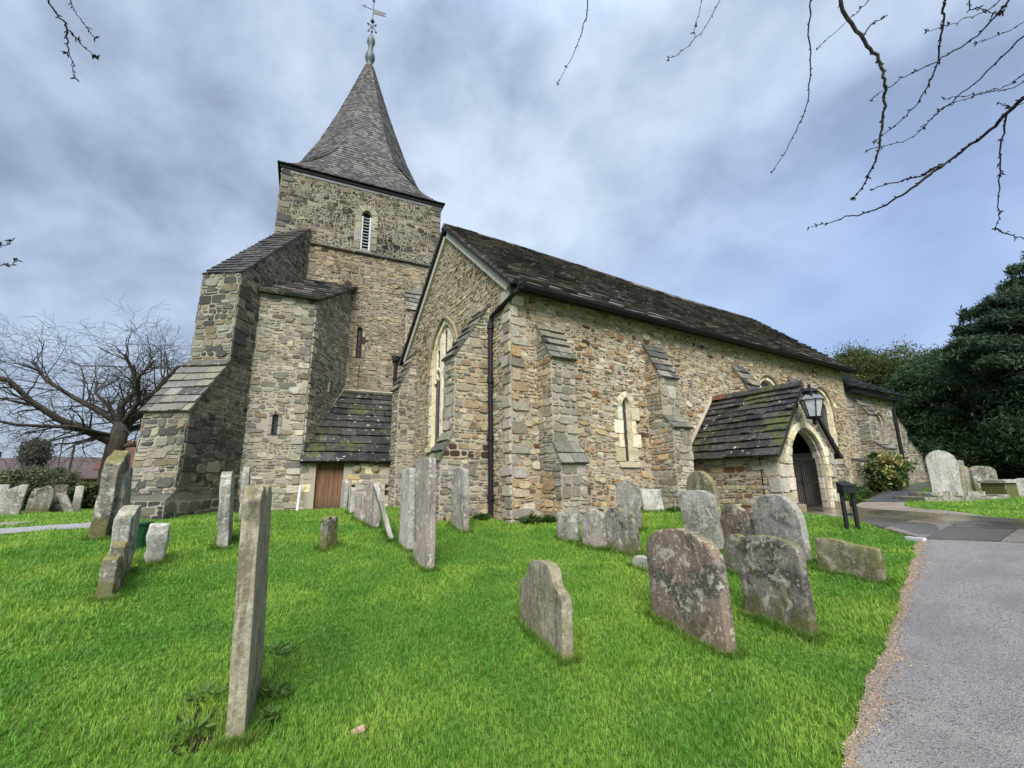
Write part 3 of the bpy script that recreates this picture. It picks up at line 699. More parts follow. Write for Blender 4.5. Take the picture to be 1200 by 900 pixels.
# west gable with its traceried window
FW = Frame((X0, 0, 0), (0, -1, 0), (-1, 0, 0))       # u = -y
wc, ww, wv0, wsp, wap = -10.70, 1.66, .95, 2.95, 4.22
op, wo = window(FW, wc, ww, wv0, wsp, wap, .2, 41, 'traceried_window', depth=.075, hood=True, splay=.07)
def west_tracery():
    t = B(); f = lambda u, v: FW(u, v, -.035); c = lin(*CREAM[2]); c2 = lin(*CREAM[0])
    n = 3; lw = (ww-.2)/n; x0 = wc-(ww-.2)/2
    h = wap-wsp; r = (h*h+ww*ww/4)/ww
    def top(u):
        d = abs(u-wc); cx_ = r-ww/2; k = r*r-(d+cx_)**2; return wsp+math.sqrt(max(0, k))-.06
    for i in range(1, n):
        u = x0+lw*i; t.box((-.035, -.05, 0), (.035, .05, 1), 0, c, Matrix.Translation(f(u, wv0)) @ Matrix.Rotation(0, 4, 'Z') @ Matrix.Diagonal((1.2, 1, top(u)-wv0, 1)))
    for i in range(n):
        a = arch(x0+lw*(i+.5), lw, wv0, wsp-.25, wsp+.12)[2:]
        t.tube([f(u, v) for u, v in a], .045, 0, 6, c)
        for s_ in (-1, 1):
            m_ = x0+lw*(i+.5)+s_*lw*.25; t.tube([f(m_-s_*.16, wsp-.2), f(m_-s_*.03, wsp-.12), f(m_, wsp+.02)], .024, 0, 5, c)
    for i in range(2*n):       # panel tracery in the head
        u = x0+lw*(i+.5)/2.; v1 = top(u)
        if i % 2: t.tube([f(u, wsp+.1), f(u, v1)], .034, 0, 6, c)
        else: t.tube([f(u, wsp+.12), f(u, v1)], .034, 0, 6, c)
    for i in range(2*n-1):
        u = x0+lw*(i+1.)/2.; v1 = min(top(u-lw/4), top(u+lw/4))-.16
        if v1-wsp > .3: a = arch(u, lw/2, wsp, v1, v1+.16)[2:]; t.tube([f(p, q) for p, q in a], .028, 0, 5, c2)
    t.build('tracery', M['ashlar'], wo)
west_tracery()
b = B(); outer = [(-YN, ZG), (-Y0, ZG), (-Y0, ZE), (-YR, ZR), (-YN, ZE)]
panel(b, FW, outer, [op], depth=.3)
rubble(b, FW, outer, (.05, .15), (.8, 2.7), cols=GABLE, holes=[grow(op, .04)], seed=42, proud=(.002, .024), joint=.017, warp=.075, over=6.)
quoins(b, FW, -Y0, -1, ZG, ZE-.1, GREY+PALE+WARM[3:9], 43, mat=2, ws=(.2, .36), hs=(.16, .28))
b.add([(X0, YN, ZG), (X1, YN, ZG), (X1, YN, ZE), (X0, YN, ZE)], [(0, 1, 2, 3)], 0)
part(b, 'gable_wall', STM)
# roof
def aisle_roof():
    b = B(); ov = .30; sl_ = math.hypot(YR-Y0, ZR-ZE); c, s = (YR-Y0)/sl_, (ZR-ZE)/sl_
    xa, xb = X0-.14, X1+.42; L_ = xb-xa
    for sg in (-1, 1):
        yb = YR+sg*(YR-Y0); V = Vector((0, -sg*c, s)); N = Vector((0, sg*s, c)); o = Vector((xa, yb, ZE))-V*ov/c*.8
        F = Frame(o, (1, 0, 0), N, V); T = sl_+ov/c*.8
        dk = [F(0, 0, -.03), F(L_, 0, -.03), F(L_, T, -.03), F(0, T, -.03)]; b.prism(dk, N*.07, 1, (.02, .02, .02))
        rows = []; v = 0; k = 0
        while v < T: r_ = max(.15, .30-.012*k); rows.append(r_); v += r_; k += 1
        sag = lambda u, v: .05*math.sin(u*.42+.6)*(v/T)+.018*vnoise(u*.8, v*1.1, 3)
        slabs(b, F, [(0, -.06), (L_, -.06), (L_, T), (0, T)], rows, (.22, .52), .040, 51 if sg < 0 else 52, lift=.05, ragged=.045, sag=sag, mat=0)
    o = part(b, 'slab_roof', [M['slab'], M['darkwood']])
    r_ = B(); u = xa; rg = random.Random(5)
    while u < xb:
        w = rg.uniform(.38, .5); z = ZR+.10+.035*math.sin((u-xa)*.42+.6); r_.prism([(u, YR-.17, z-.13), (u, YR-.12, z-.02), (u, YR, z+.045), (u, YR+.12, z-.02), (u, YR+.17, z-.13)], (min(w-.012, xb-u), 0, 0), 0, pal(SLABC, rg, u, 0, 2)); u += w
    r_.build('ridge_stone', M['slab'], o)
    t = B()
    for sg in (-1, 1):
        yb = YR+sg*(YR-Y0); V = Vector((0, -sg*c, s)); N = Vector((0, sg*s, c)); p0 = Vector((X0-.075, yb, ZE))-V*.12; p1 = Vector((X0-.075, YR, ZR))
        t.prism([p0-N*.20, p1-N*.20, p1-N*.012, p0-N*.012], (.072, 0, 0), 0, (.5, .5, .5))
    t.build('verge_board', M['paletrim'], o)
    f = B(); f.box((X0+.02, Y0-.16, ZE-.16), (X1+.35, Y0-.002, ZE-.05), 0); f.box((X0+.02, Y0-.23, ZE-.30), (X1+.35, Y0-.161, ZE-.08), 0)      # eaves board and rafter feet
    u = X0+.3
    while u < X1: f.box((u, Y0-.26, ZE-.22), (u+.07, Y0-.165, ZE-.12), 0); u += .45
    f.build('eaves_board', M['darkwood'], o)
    g = B(); n = 7; prof = [(.095*math.cos(math.pi+math.pi*i/n), .095*math.sin(math.pi+math.pi*i/n)) for i in range(n+1)]
    ring = [Vector((X0-.02, Y0-.33+p, ZE-.22+q)) for p, q in prof]+[Vector((X0-.02, Y0-.33+p*.85, ZE-.22+q*.85)) for p, q in prof[::-1]]
    g.prism(ring, (X1-X0+.4, 0, 0), 0); part(g, 'gutter', M['iron'])
    d = B(); d.tube([(X0+.05, Y0-.33, ZE-.28), (X0-.02, Y0-.25, ZE-.36), (X0-.075, 8.0, 3.52), (X0-.085, 8.03, 3.36), (X0-.085, 8.03, -.72)], .05, 0, 10)
    for z in (3.3, 2.1, .9, -.3): d.lathe((X0-.085, 8.03, z), [(.052, -.05), (.07, -.05), (.07, .05), (.052, .05)], 0, 10)
    d.lathe((X0+.05, Y0-.33, ZE-.34), [(.04, 0), (.075, .03), (.085, .14), (.085, .16)], 0, 10)
    part(d, 'downpipe', M['iron'])
aisle_roof()
# buttresses along the aisle
buttress((5.43, Y0, 0), (0, -1, 0), (1, 0, 0), .60, [(.70, .36, .74), (.48, 2.44, 3.27)], 101, cols=GREY+PALE, side_cols=GREY+WARM[3:6])
buttress((8.66, Y0, 0), (0, -1, 0), (1, 0, 0), .60, [(.68, 1.18, 1.46), (.45, 2.42, 3.32)], 102, cols=GREY+PALE, side_cols=GREY+WARM[3:6])
buttress((12.34, Y0, 0), (0, -1, 0), (1, 0, 0), .60, [(.60, 1.1, 1.4), (.45, 2.42, 3.25)], 103)
buttress((15.35, Y0, 0), (0, -1, 0), (1, 0, 0), .60, [(.60, .9, 1.2), (.45, 2.42, 3.22)], 104)
buttress((19.15, Y0, 0), (0, -1, 0), (1, 0, 0), 1.1, [(.36, .58, .64)], 105, cols=TURR, side_cols=TURR)
buttress((X0, 8.46, 0), (-1, 0, 0), (0, 1, 0), .56, [(1.12, .46, 1.02), (.84, 2.62, 3.9)], 106, cols=GREY, side_cols=WARM[:1]+WARM[3:8]+GREY)
buttress((X0, 13.28, 0), (-1, 0, 0), (0, 1, 0), .62, [(.52, 2.85, 4.1)], 107, cols=TURR, side_cols=TURR, big=False)

# --- tower
th = R(6.4); TT = Vector((math.cos(th), -math.sin(th), 0)); TN = Vector((math.sin(th), math.cos(th), 0))
SW = Vector((.32, 16.08, 0)); TW = 5.85; TC = SW+TT*TW/2+TN*TW/2; ZT, ZS = 11.15, 8.38
FT = Frame(SW, TT, -TN); FTW = Frame(SW, TN, -TT)
tu = lambda x: (x-SW.x)/TT.x
def louvre(b_holes):
    cx, w, v0, sp, ap = tu(3.285), .36, 8.56, 9.95, 10.2
    op = arch(cx, w, v0, sp, ap); b = B(); ring_stones(b, FT, op[1:]+[op[0]], .24, GREY, 0, .03, 61)
    part_ = part(b, 'belfry_window', [M['ashlar']])
    l = B()
    for s_ in (-1, 1): l.box((-.028, -.03, 0), (.028, .03, sp-v0), 0, (.6, .6, .6), Matrix.Translation(FT(cx+s_*(w/2-.035), v0, -.05)) @ Matrix.Rotation(-th, 4, 'Z'))
    for i in range(11):
        l.box((-w/2+.03, -.045, -.012), (w/2-.03, .045, .012), 0, (.6, .6, .6), Matrix.Translation(FT(cx, v0+.06+i*.128, -.05)) @ Matrix.Rotation(-th, 4, 'Z') @ Matrix.Rotation(R(34), 4, 'X'))
    l.build('louvre', M['white'], part_)
    k = B(); k.add([FT(u, v, -.2) for u, v in op], [list(range(len(op)))], 0); k.build('louvre_backing', M['darkwood'], part_)
    b_holes.append(op)
def tower():
    holes = []; louvre(holes)
    op, _ = window(FT, tu(3.30), .17, 4.38, 5.38, 5.5, .12, 62, 'slit_window', cols=TOWLO, sill=False); holes.append(op)
    b = B(); full = [(0, ZG), (TW, ZG), (TW, ZT), (0, ZT)]
    panel(b, FT, full, holes, 0, .3, (.27, .25, .2))
    lo = [(0, ZG), (TW, ZG), (TW, ZS), (0, ZS)]; hi = [(0, ZS), (TW, ZS), (TW, ZT), (0, ZT)]
    gh = [grow(h, .03) for h in holes]
    rubble(b, FT, lo, (.06, .18), (.7, 2.3), cols=TOWLO, holes=gh, seed=63, joint=.014, warp=.075, over=5.)
    rubble(b, FT, hi, (.065, .18), (.7, 2.0), cols=TOWHI, holes=gh, seed=64, joint=.0135, warp=.08, mat=1, over=5.)
    for s_, u in ((1, 0), (-1, TW)): quoins(b, FT, u, s_, ZS if s_ > 0 else 7.3, ZT-.05, BUTT, 65+s_, mat=2, ws=(.25, .42), hs=(.2, .3))
    for F in (FTW, Frame(SW+TT*TW, TN, TT), Frame(SW+TN*TW, TT, TN)):
        b.add([F(*p) for p in full], [(0, 1, 2, 3)], 0)
    rubble(b, FTW, [(0, 6), (TW, 6), (TW, ZT), (0, ZT)], (.1, .18), cols=TOWHI, seed=67)
    rubble(b, Frame(SW+TT*TW, TN, TT), [(0, 6), (TW, 6), (TW, ZT), (0, ZT)], (.1, .18), cols=TOWHI, seed=68)
    t = part(b, 'tower', [M['mortar_grey'], M['rubble'], M['ashlar'], M['rubble_dark']])
    s = B(); u = 1.15; rg = random.Random(4)
    while u < TW+.05:
        w = min(rg.uniform(.5, .9), TW+.06-u); s.prism([FT(u, ZS-.06, -.02), FT(u, ZS-.06, .05), FT(u, ZS-.01, .10), FT(u, ZS+.05, .09), FT(u, ZS+.11, -.02)], TT*(w-.01), 0, pal(SLABC, rg, u, 0, 3)); u += w
    s.build('string_course', M['slab'], t)
    p = B(); x = FT(tu(4.58), 0, .09); p.tube([x+Vector((0, 0, z)) for z in (4.36, 3.1)], .055, 0, 10); p.lathe(x+Vector((0, 0, 4.3)), [(.06, 0), (.12, .05), (.13, .2), (.13, .24)], 0, 10); p.lathe(x+Vector((0, 0, 3.7)), [(.056, -.04), (.075, -.04), (.075, .04), (.056, .04)], 0, 10)
    p.tube([FT(tu(4.58), 4.4, .09), FT(tu(5.2), 4.9, .12)], .05, 0, 8)
    p.build('tower_downpipe', M['iron'], t)
    w = B(); w.tube([FT(tu(3.35), z, .03) for z in (4.1, 3.2)], .012, 0, 5); w.build('conductor_strip', M['iron'], t)
tower()
buttress(FT(tu(5.28), 0), -TN, TT, .88, [(.42, 6.3, 7.25)], 108, cols=PALE+TOWLO, side_cols=PALE+TOWLO, big=False)
# spire: square splayed foot turning into an octagon
def spire():
    b = B(); rg = random.Random(9)
    def octo(r, z):   # eight corners starting at the south-west side of the south facet
        a = r*math.tan(math.pi/8); q = [(-a, -r), (a, -r), (r, -a), (r, a), (a, r), (-a, r), (-r, a), (-r, -a)]
        return [TC+TT*x+TN*y+Vector((0, 0, z)) for x, y in q]
    def skirt(k):     # 0 = eaves square, 1 = octagon
        h = 3.07-(3.07-2.40)*(k**.8); z = ZT+.10+1.85*(k**1.35); a = (h)*(1-k)+2.40*math.tan(math.pi/8)*k
        q = [(-a, -h), (a, -h), (h, -a), (h, a), (a, h), (-a, h), (-h, a), (-h, -a)]
        return [TC+TT*x+TN*y+Vector((0, 0, z)) for x, y in q]
    prof = [(13.10, 2.40), (14.30, 1.88), (16.1, 1.27), (17.2, .93), (18.45, .57), (19.85, .17)]
    rings = [skirt(i/9) for i in range(10)]
    z = 13.10
    while z < 19.75:
        z += .135; r_ = float(np.interp(z, [p[0] for p in prof], [p[1] for p in prof])); rings.append(octo(r_, z))
    up = Vector((0, 0, 1)); C_ = [(92, 90, 90), (108, 104, 102), (80, 78, 79), (122, 116, 113), (100, 96, 93)]
    sub = []
    for i in range(len(rings)-1):      # split the tall skirt steps so each course is one shingle high
        a, c = rings[i], rings[i+1]; n = max(1, round(max((c[j]-a[j]).length for j in range(2))/.15)) if i < 9 else 1
        for k in range(n): sub.append([a[j].lerp(c[j], k/n) for j in range(8)])
    sub.append(rings[-1])
    for i in range(len(sub)-1):
        a, c = sub[i], sub[i+1]
        for j in range(8):
            p0, p1, q0, q1 = a[j], a[(j+1) % 8], c[j], c[(j+1) % 8]; w = (p1-p0).length
            if w < .02 and (q1-q0).length < .02: continue
            nn = (p1-p0).cross(q0-p0)
            if nn.length < 1e-7: nn = (p1-p0).cross(q1-p0)
            if nn.length < 1e-7: nn = (q1-q0).cross(q1-p0)
            if nn.length < 1e-9: continue
            nn.normalize(); nn = nn if nn.dot(p0-TC-up*(p0.z-TC.z)+up*.2) > 0 else -nn
            n = max(1, round(w/.15)); of = (i % 2)*.5/n
            cuts = sorted(set([0.]+[min(1, max(0, k/n+of)) for k in range(n)]+[1.]))
            for s0, s1 in zip(cuts[:-1], cuts[1:]):
                if s1-s0 < 1e-4: continue
                t = .022*rg.uniform(.7, 1.3); dn = (p0-q0).normalized()*rg.uniform(0, .018)
                A, Bq, Cq, D = p0.lerp(p1, s0)+nn*t+dn, p0.lerp(p1, s1)+nn*t+dn, q0.lerp(q1, s1)+nn*.004, q0.lerp(q1, s0)+nn*.004
                A2, B2 = p0.lerp(p1, s0)-nn*.01+dn, p0.lerp(p1, s1)-nn*.01+dn
                b.add([A, Bq, Cq, D, A2, B2], [(0, 1, 2, 3), (4, 5, 1, 0)], 0, pal(C_, rg, s0*3, i*.2, 5))
    for i in range(0, len(sub)-1):       # solid core so nothing shows between shingles
        a, c = sub[i], sub[i+1]; b.add(a+c, [(j, (j+1) % 8, 8+(j+1) % 8, 8+j) for j in range(8)], 1, (.03, .03, .03))
    o = part(b, 'spire', [M['shingle'], M['darkwood']])
    e = B(); q = [(-1, -1), (1, -1), (1, 1), (-1, 1)]
    for (h0, z0, h1, z1) in ((3.0, ZT-.02, 3.0, ZT+.08),):
        ra = [TC+TT*x*h0+TN*y*h0+Vector((0, 0, z0)) for x, y in q]; e.prism(ra, (0, 0, z1-z0), 0)
    e.prism([TC+TT*x*2.95+TN*y*2.95+Vector((0, 0, ZT-.14)) for x, y in q], (0, 0, .119), 1)
    e.build('spire_eaves', [M['darkwood'], M['lead']], o)
    top = TC+Vector((0, 0, 19.72)); f = B()
    f.lathe(top, [(.19, 0), (.20, .06), (.145, .12), (.13, .32), (.18, .42), (.235, .60), (.21, .84), (.14, .98), (.115, 1.16), (.135, 1.40), (.195, 1.56), (.175, 1.76), (.09, 1.93), (.045, 2.08), (.03, 2.15)], 0, 20, (.2, .25, .26))
    f.build('finial', M['copper'], o, smooth=True)
    v = B(); p = top+Vector((0, 0, 2.1)); v.tube([p, p+Vector((0, 0, 2.05))], .022, 0, 6)
    for z, r_ in ((.12, .06), (.78, .10)): v.lathe(p+Vector((0, 0, z)), [(.01, -r_), (r_*.8, -r_*.6), (r_, 0), (r_*.8, r_*.6), (.01, r_)], 0, 10)
    for a in range(4):
        dd = Vector((math.cos(a*math.pi/2+.5), math.sin(a*math.pi/2+.5), 0)); m_ = p+Vector((0, 0, .36))
        v.tube([m_, m_+dd*.14+Vector((0, 0, .09)), m_+dd*.26-Vector((0, 0, .02)), m_+dd*.2-Vector((0, 0, .08))], .018, 0, 5); v.lathe(m_+dd*.26, [(.01, -.05), (.05, 0), (.01, .05)], 0, 6)
    hd = Vector((.70, -.55, -.30)).normalized(); hd = Vector((.8, -.3, 0)).normalized(); m_ = p+Vector((0, 0, 1.5)); sd = Vector((0, 0, 1))
    tp = hd*.9+Vector((0, 0, -.45))
    w_ = hd.cross(Vector((0, 0, 1)))*.012
    v.prism([m_+Vector((0, 0, .05))+w_, m_+hd*.66+Vector((0, 0, -.10))+w_, m_+hd*.50+Vector((0, 0, -.14))+w_, m_+hd*.62+Vector((0, 0, -.30))+w_, m_+Vector((0, 0, -.25))+w_], -w_*2, 0)
    v.tube([m_-hd*.05, m_-hd*.42+Vector((0, 0, .14))], .018, 0, 6); v.prism([m_-hd*.36+Vector((0, 0, .22))+w_, m_-hd*.56+Vector((0, 0, .19))+w_, m_-hd*.40+Vector((0, 0, .05))+w_], -w_*2, 0)
    v.lathe(p+Vector((0, 0, 2.05)), [(.01, -.08), (.07, 0), (.01, .09)], 0, 8)
    v.build('weathervane', M['gold'], o)
spire()
# --- stair turret
D35 = Vector((math.sin(R(35)), math.cos(R(35)), 0)); N35 = Vector((D35.y, -D35.x, 0))
TQ = Vector((1.55, 13.82, 0)); TL_ = Vector((-.05, 14.0, 0)); FD = Frame(TQ, -TT, -TN)
def isect_tower(p): s = ((SW-p).dot(TN))/D35.dot(TN); return p+D35*s, s
TQ2, tl = isect_tower(TQ); TL2, tl2 = isect_tower(TL_)
def turret():
    b = B(); FF = Frame(TL_, TT, -TN); W = (TQ-TL_).dot(TT); ZQ = 5.52; ZB = 6.98
    op, _ = window(FF, (Vector((.80, 13.9, 0))-TL_).dot(TT), .13, 1.36, 1.86, 1.92, .10, 71, 'turret_slit', cols=TURR, sill=False, depth=.12, splay=.02)
    FR = Frame(TQ, D35, N35)
    op2, _ = window(FR, 1.35, .12, 2.85, 3.2, 3.27, .10, 72, 'turret_slit', cols=TURR, sill=False, depth=.12, splay=.02)
    front = [(0, ZG), (W, ZG), (W, ZQ), (0, ZQ)]; side = [(0, ZG), (tl, ZG), (tl, ZB), (0, ZQ)]
    panel(b, FF, front, [op], 0, .25, (.36, .31, .23)); panel(b, FR, side, [op2], 0, .25, (.36, .31, .23))
    b.add([TL_+Vector((0, 0, ZG)), TL2+Vector((0, 0, ZG)), TL2+Vector((0, 0, ZB)), TL_+Vector((0, 0, ZQ))], [(0, 1, 2, 3)], 0)
    rubble(b, FF, front, (.08, .23), (.9, 2.7), cols=TURR, holes=[grow(op, .02)], seed=73, maxw=.6, joint=.018, warp=.065, over=4.)
    rubble(b, FR, side, (.10, .2), (1.1, 2.6), cols=TURR, holes=[grow(op2, .02)], seed=74)
    quoins(b, FF, W, -1, ZG, ZQ-.05, PALE+GREY[2:5]+TURR, 75, mat=2, ws=(.2, .34), hs=(.16, .28)); quoins(b, FR, 0, 1, ZG, ZQ-.05, PALE+GREY[2:5]+TURR, 76, mat=2, ws=(.16, .28), hs=(.16, .28))
    o = part(b, 'stair_turret', STM)
    r_ = B(); e0, e1 = TL_+Vector((0, 0, ZQ)), TQ+Vector((0, 0, ZQ)); t0, t1 = TL2+Vector((0, 0, ZB)), TQ2+Vector((0, 0, ZB))
    U = TT; up_ = (t1-e1); V = (up_-U*up_.dot(U)).normalized(); N = U.cross(V); N = N if N.z > 0 else -N
    F = Frame(e1-V*.16, U, N, V); sk = up_.dot(U)/up_.dot(V); Lv = up_.dot(V)+.16; W2 = W
    pl = [(-W2-.02, 0), (.14, 0), (.14+sk*Lv, Lv), (-W2-.02+sk*Lv, Lv)]
    r_.prism([F(u, v, -.03) for u, v in pl], N*.06, 1, (.02, .02, .02))
    n = 9; slabs(r_, F, [(pl[0][0], -.05), (pl[1][0], -.05), pl[2], pl[3]], [Lv/n+.005]*n, (.22, .45), .035, 77, lift=.035)
    r_.build('turret_roof', [M['slab'], M['darkwood']], o)
turret()
# --- great corner buttress set diagonally
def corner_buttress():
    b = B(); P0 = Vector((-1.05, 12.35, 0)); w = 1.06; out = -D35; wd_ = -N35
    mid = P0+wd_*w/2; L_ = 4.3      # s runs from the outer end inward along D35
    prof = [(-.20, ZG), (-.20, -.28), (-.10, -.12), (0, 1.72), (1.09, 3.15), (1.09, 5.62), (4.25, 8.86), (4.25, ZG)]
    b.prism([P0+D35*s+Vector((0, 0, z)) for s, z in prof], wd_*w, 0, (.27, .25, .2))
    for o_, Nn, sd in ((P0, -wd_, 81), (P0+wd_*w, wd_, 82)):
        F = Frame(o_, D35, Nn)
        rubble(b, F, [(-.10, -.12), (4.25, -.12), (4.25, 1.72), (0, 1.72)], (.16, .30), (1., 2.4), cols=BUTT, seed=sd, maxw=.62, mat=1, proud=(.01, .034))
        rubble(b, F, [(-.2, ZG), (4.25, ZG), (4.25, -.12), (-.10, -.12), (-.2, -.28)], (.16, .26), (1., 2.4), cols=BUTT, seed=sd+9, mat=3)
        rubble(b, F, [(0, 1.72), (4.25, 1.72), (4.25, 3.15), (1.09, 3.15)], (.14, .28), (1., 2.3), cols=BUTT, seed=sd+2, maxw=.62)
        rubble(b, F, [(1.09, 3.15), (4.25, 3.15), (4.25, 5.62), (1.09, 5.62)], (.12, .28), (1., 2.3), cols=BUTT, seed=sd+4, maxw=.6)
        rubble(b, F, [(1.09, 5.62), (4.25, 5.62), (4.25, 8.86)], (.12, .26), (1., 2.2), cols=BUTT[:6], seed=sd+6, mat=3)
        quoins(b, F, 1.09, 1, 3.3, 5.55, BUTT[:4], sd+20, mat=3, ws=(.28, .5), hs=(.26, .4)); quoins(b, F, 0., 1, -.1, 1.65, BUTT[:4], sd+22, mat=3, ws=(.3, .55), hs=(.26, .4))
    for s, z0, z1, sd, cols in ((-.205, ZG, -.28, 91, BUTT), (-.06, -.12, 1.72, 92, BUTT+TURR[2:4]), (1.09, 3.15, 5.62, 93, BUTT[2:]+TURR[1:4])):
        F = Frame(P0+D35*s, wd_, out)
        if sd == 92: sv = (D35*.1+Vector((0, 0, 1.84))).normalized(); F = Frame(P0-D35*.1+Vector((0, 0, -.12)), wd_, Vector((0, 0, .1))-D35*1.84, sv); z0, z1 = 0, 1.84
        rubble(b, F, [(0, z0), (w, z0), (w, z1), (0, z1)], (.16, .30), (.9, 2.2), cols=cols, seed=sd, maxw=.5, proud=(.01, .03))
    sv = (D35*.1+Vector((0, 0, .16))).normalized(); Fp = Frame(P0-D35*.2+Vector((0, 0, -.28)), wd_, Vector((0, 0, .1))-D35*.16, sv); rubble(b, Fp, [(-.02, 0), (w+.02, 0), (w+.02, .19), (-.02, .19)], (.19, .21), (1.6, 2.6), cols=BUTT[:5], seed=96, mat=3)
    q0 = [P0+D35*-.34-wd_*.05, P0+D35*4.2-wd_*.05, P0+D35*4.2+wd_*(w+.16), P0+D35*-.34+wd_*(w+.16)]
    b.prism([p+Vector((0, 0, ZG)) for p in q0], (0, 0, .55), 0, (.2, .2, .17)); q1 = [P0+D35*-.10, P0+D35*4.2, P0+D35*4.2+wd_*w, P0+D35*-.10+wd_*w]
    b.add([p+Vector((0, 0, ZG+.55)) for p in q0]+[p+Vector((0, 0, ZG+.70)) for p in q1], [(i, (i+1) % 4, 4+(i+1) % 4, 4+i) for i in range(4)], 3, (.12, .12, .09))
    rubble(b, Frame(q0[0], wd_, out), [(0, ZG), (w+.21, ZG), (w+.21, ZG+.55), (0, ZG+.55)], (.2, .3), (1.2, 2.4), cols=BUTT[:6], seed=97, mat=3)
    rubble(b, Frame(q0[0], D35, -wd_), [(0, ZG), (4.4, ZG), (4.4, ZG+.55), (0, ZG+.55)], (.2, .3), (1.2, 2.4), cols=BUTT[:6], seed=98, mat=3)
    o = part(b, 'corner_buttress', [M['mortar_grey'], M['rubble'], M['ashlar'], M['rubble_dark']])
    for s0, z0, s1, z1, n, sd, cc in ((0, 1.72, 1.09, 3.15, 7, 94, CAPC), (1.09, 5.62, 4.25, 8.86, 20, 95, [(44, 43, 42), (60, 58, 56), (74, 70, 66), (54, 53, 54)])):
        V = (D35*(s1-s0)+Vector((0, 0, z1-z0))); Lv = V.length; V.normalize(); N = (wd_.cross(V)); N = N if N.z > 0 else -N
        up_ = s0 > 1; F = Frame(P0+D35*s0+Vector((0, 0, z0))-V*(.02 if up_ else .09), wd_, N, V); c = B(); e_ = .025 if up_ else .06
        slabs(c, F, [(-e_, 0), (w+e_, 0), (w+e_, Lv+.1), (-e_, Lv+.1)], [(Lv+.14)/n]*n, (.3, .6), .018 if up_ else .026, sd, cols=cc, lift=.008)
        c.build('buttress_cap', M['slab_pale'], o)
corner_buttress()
# --- little lean-to with plank door between turret and aisle
def lean_to():
    b = B(); F = Frame(TQ, TT, -TN); W = 2.82; ZL = .74
    d0, d1, dz = (Vector((1.93, 13.7, 0))-TQ).dot(TT), (Vector((2.67, 13.65, 0))-TQ).dot(TT), .66
    hole = [(d0, ZG+.05), (d1, ZG+.05), (d1, dz), (d0, dz)]
    panel(b, F, [(0, ZG), (W, ZG), (W, ZL), (0, ZL)], [hole], 0, .25, (.36, .31, .23))
    gl = [(d0-.01, ZG), (d1+.01, ZG), (d1+.01, dz+.02), (d0-.01, dz+.02)]
    rubble(b, F, [(0, ZG), (W, ZG), (W, ZL), (0, ZL)], (.17, .24), (1.3, 2.4), cols=CREAM+PALE+[(196, 172, 120), (206, 184, 134)], holes=[gl], seed=111, mat=2, proud=(.005, .012), warp=.01, split=.03)
    for x in (3.02, 3.55):     # two weathered carved bosses
        u = (Vector((x, 13.6, 0))-TQ).dot(TT); v = []; c = F(u, .44, .02)
        for r_, z in ((.125, 0), (.115, .025), (.08, .045), (.03, .05)):
            for j in range(12): a = j*math.pi/6; v.append(c+TT*r_*math.cos(a)+Vector((0, 0, r_*math.sin(a)))-TN*z)
        b.add(v, [(i*12+j, i*12+(j+1) % 12, (i+1)*12+(j+1) % 12, (i+1)*12+j) for i in range(3) for j in range(12)]+[list(range(36, 48))], 2, lin(150, 140, 116))
    o = part(b, 'lean_to', STM)
    for u in ((Vector((x, 13.6, 0))-TQ).dot(TT) for x in (2.95, 3.42, 3.9)):
        k = B(); k.box((-.05, -.02, 0), (.05, .02, .3), 0, (.01, .01, .01), Matrix.Translation(F(u, -.32, .0)) @ Matrix.Rotation(-th, 4, 'Z'))
        k.build('vent_slot', M['darkwood'], o)
    d = B(); n = 6; pw = (d1-d0)/n
    for i in range(n): d.box((d0+i*pw+.004, -.0, ZG+.08), (d0+(i+1)*pw-.004, .05, dz), 0, (.2, .1, .05), Matrix.Translation(F(0, 0, -.13)) @ Matrix.Rotation(-th, 4, 'Z'))
    d.box((d0, 0, ZG+.08), (d1, .02, dz), 0, (.1, .06, .03), Matrix.Translation(F(0, 0, -.16)) @ Matrix.Rotation(-th, 4, 'Z'))
    dd = d.build('door', M['door'], o)
    r_ = B(); e = TQ+Vector((0, 0, ZL+.02)); t = FT((TQ-SW).dot(TT), 3.12); V = (t-e); V = (V-TT*V.dot(TT)).normalized(); N = TT.cross(V); N = N if N.z > 0 else -N
    Fr = Frame(e-V*.22, TT, N, V); Lv = (t-e).dot(V)+.22
    u2 = (TQ2-TQ).dot(TT)
    pl = [(-.04, 0), (W+.06, 0), (W+.12, Lv), (u2-.05, Lv), (-.04, .42)]
    r_.prism([Fr(u, v, -.03) for u, v in pl], N*.06, 1, (.02, .02, .02)); n = 11
    slabs(r_, Fr, pl, [Lv/n*(1.25-.5*i/n) for i in range(n+1)], (.25, .62), .028, 113, lift=.035, ragged=.01)
    r_.tube([Fr(-.04, .45, .09), Fr(u2-.05, Lv, .09)], .05, 2, 6); r_.tube([Fr(u2-.05, Lv-.02, .07), Fr(W+.1, Lv-.02, .07)], .045, 2, 6)
    r_.build('lean_to_roof', [M['slab_moss'], M['darkwood'], M['mortar']], o)
lean_to()
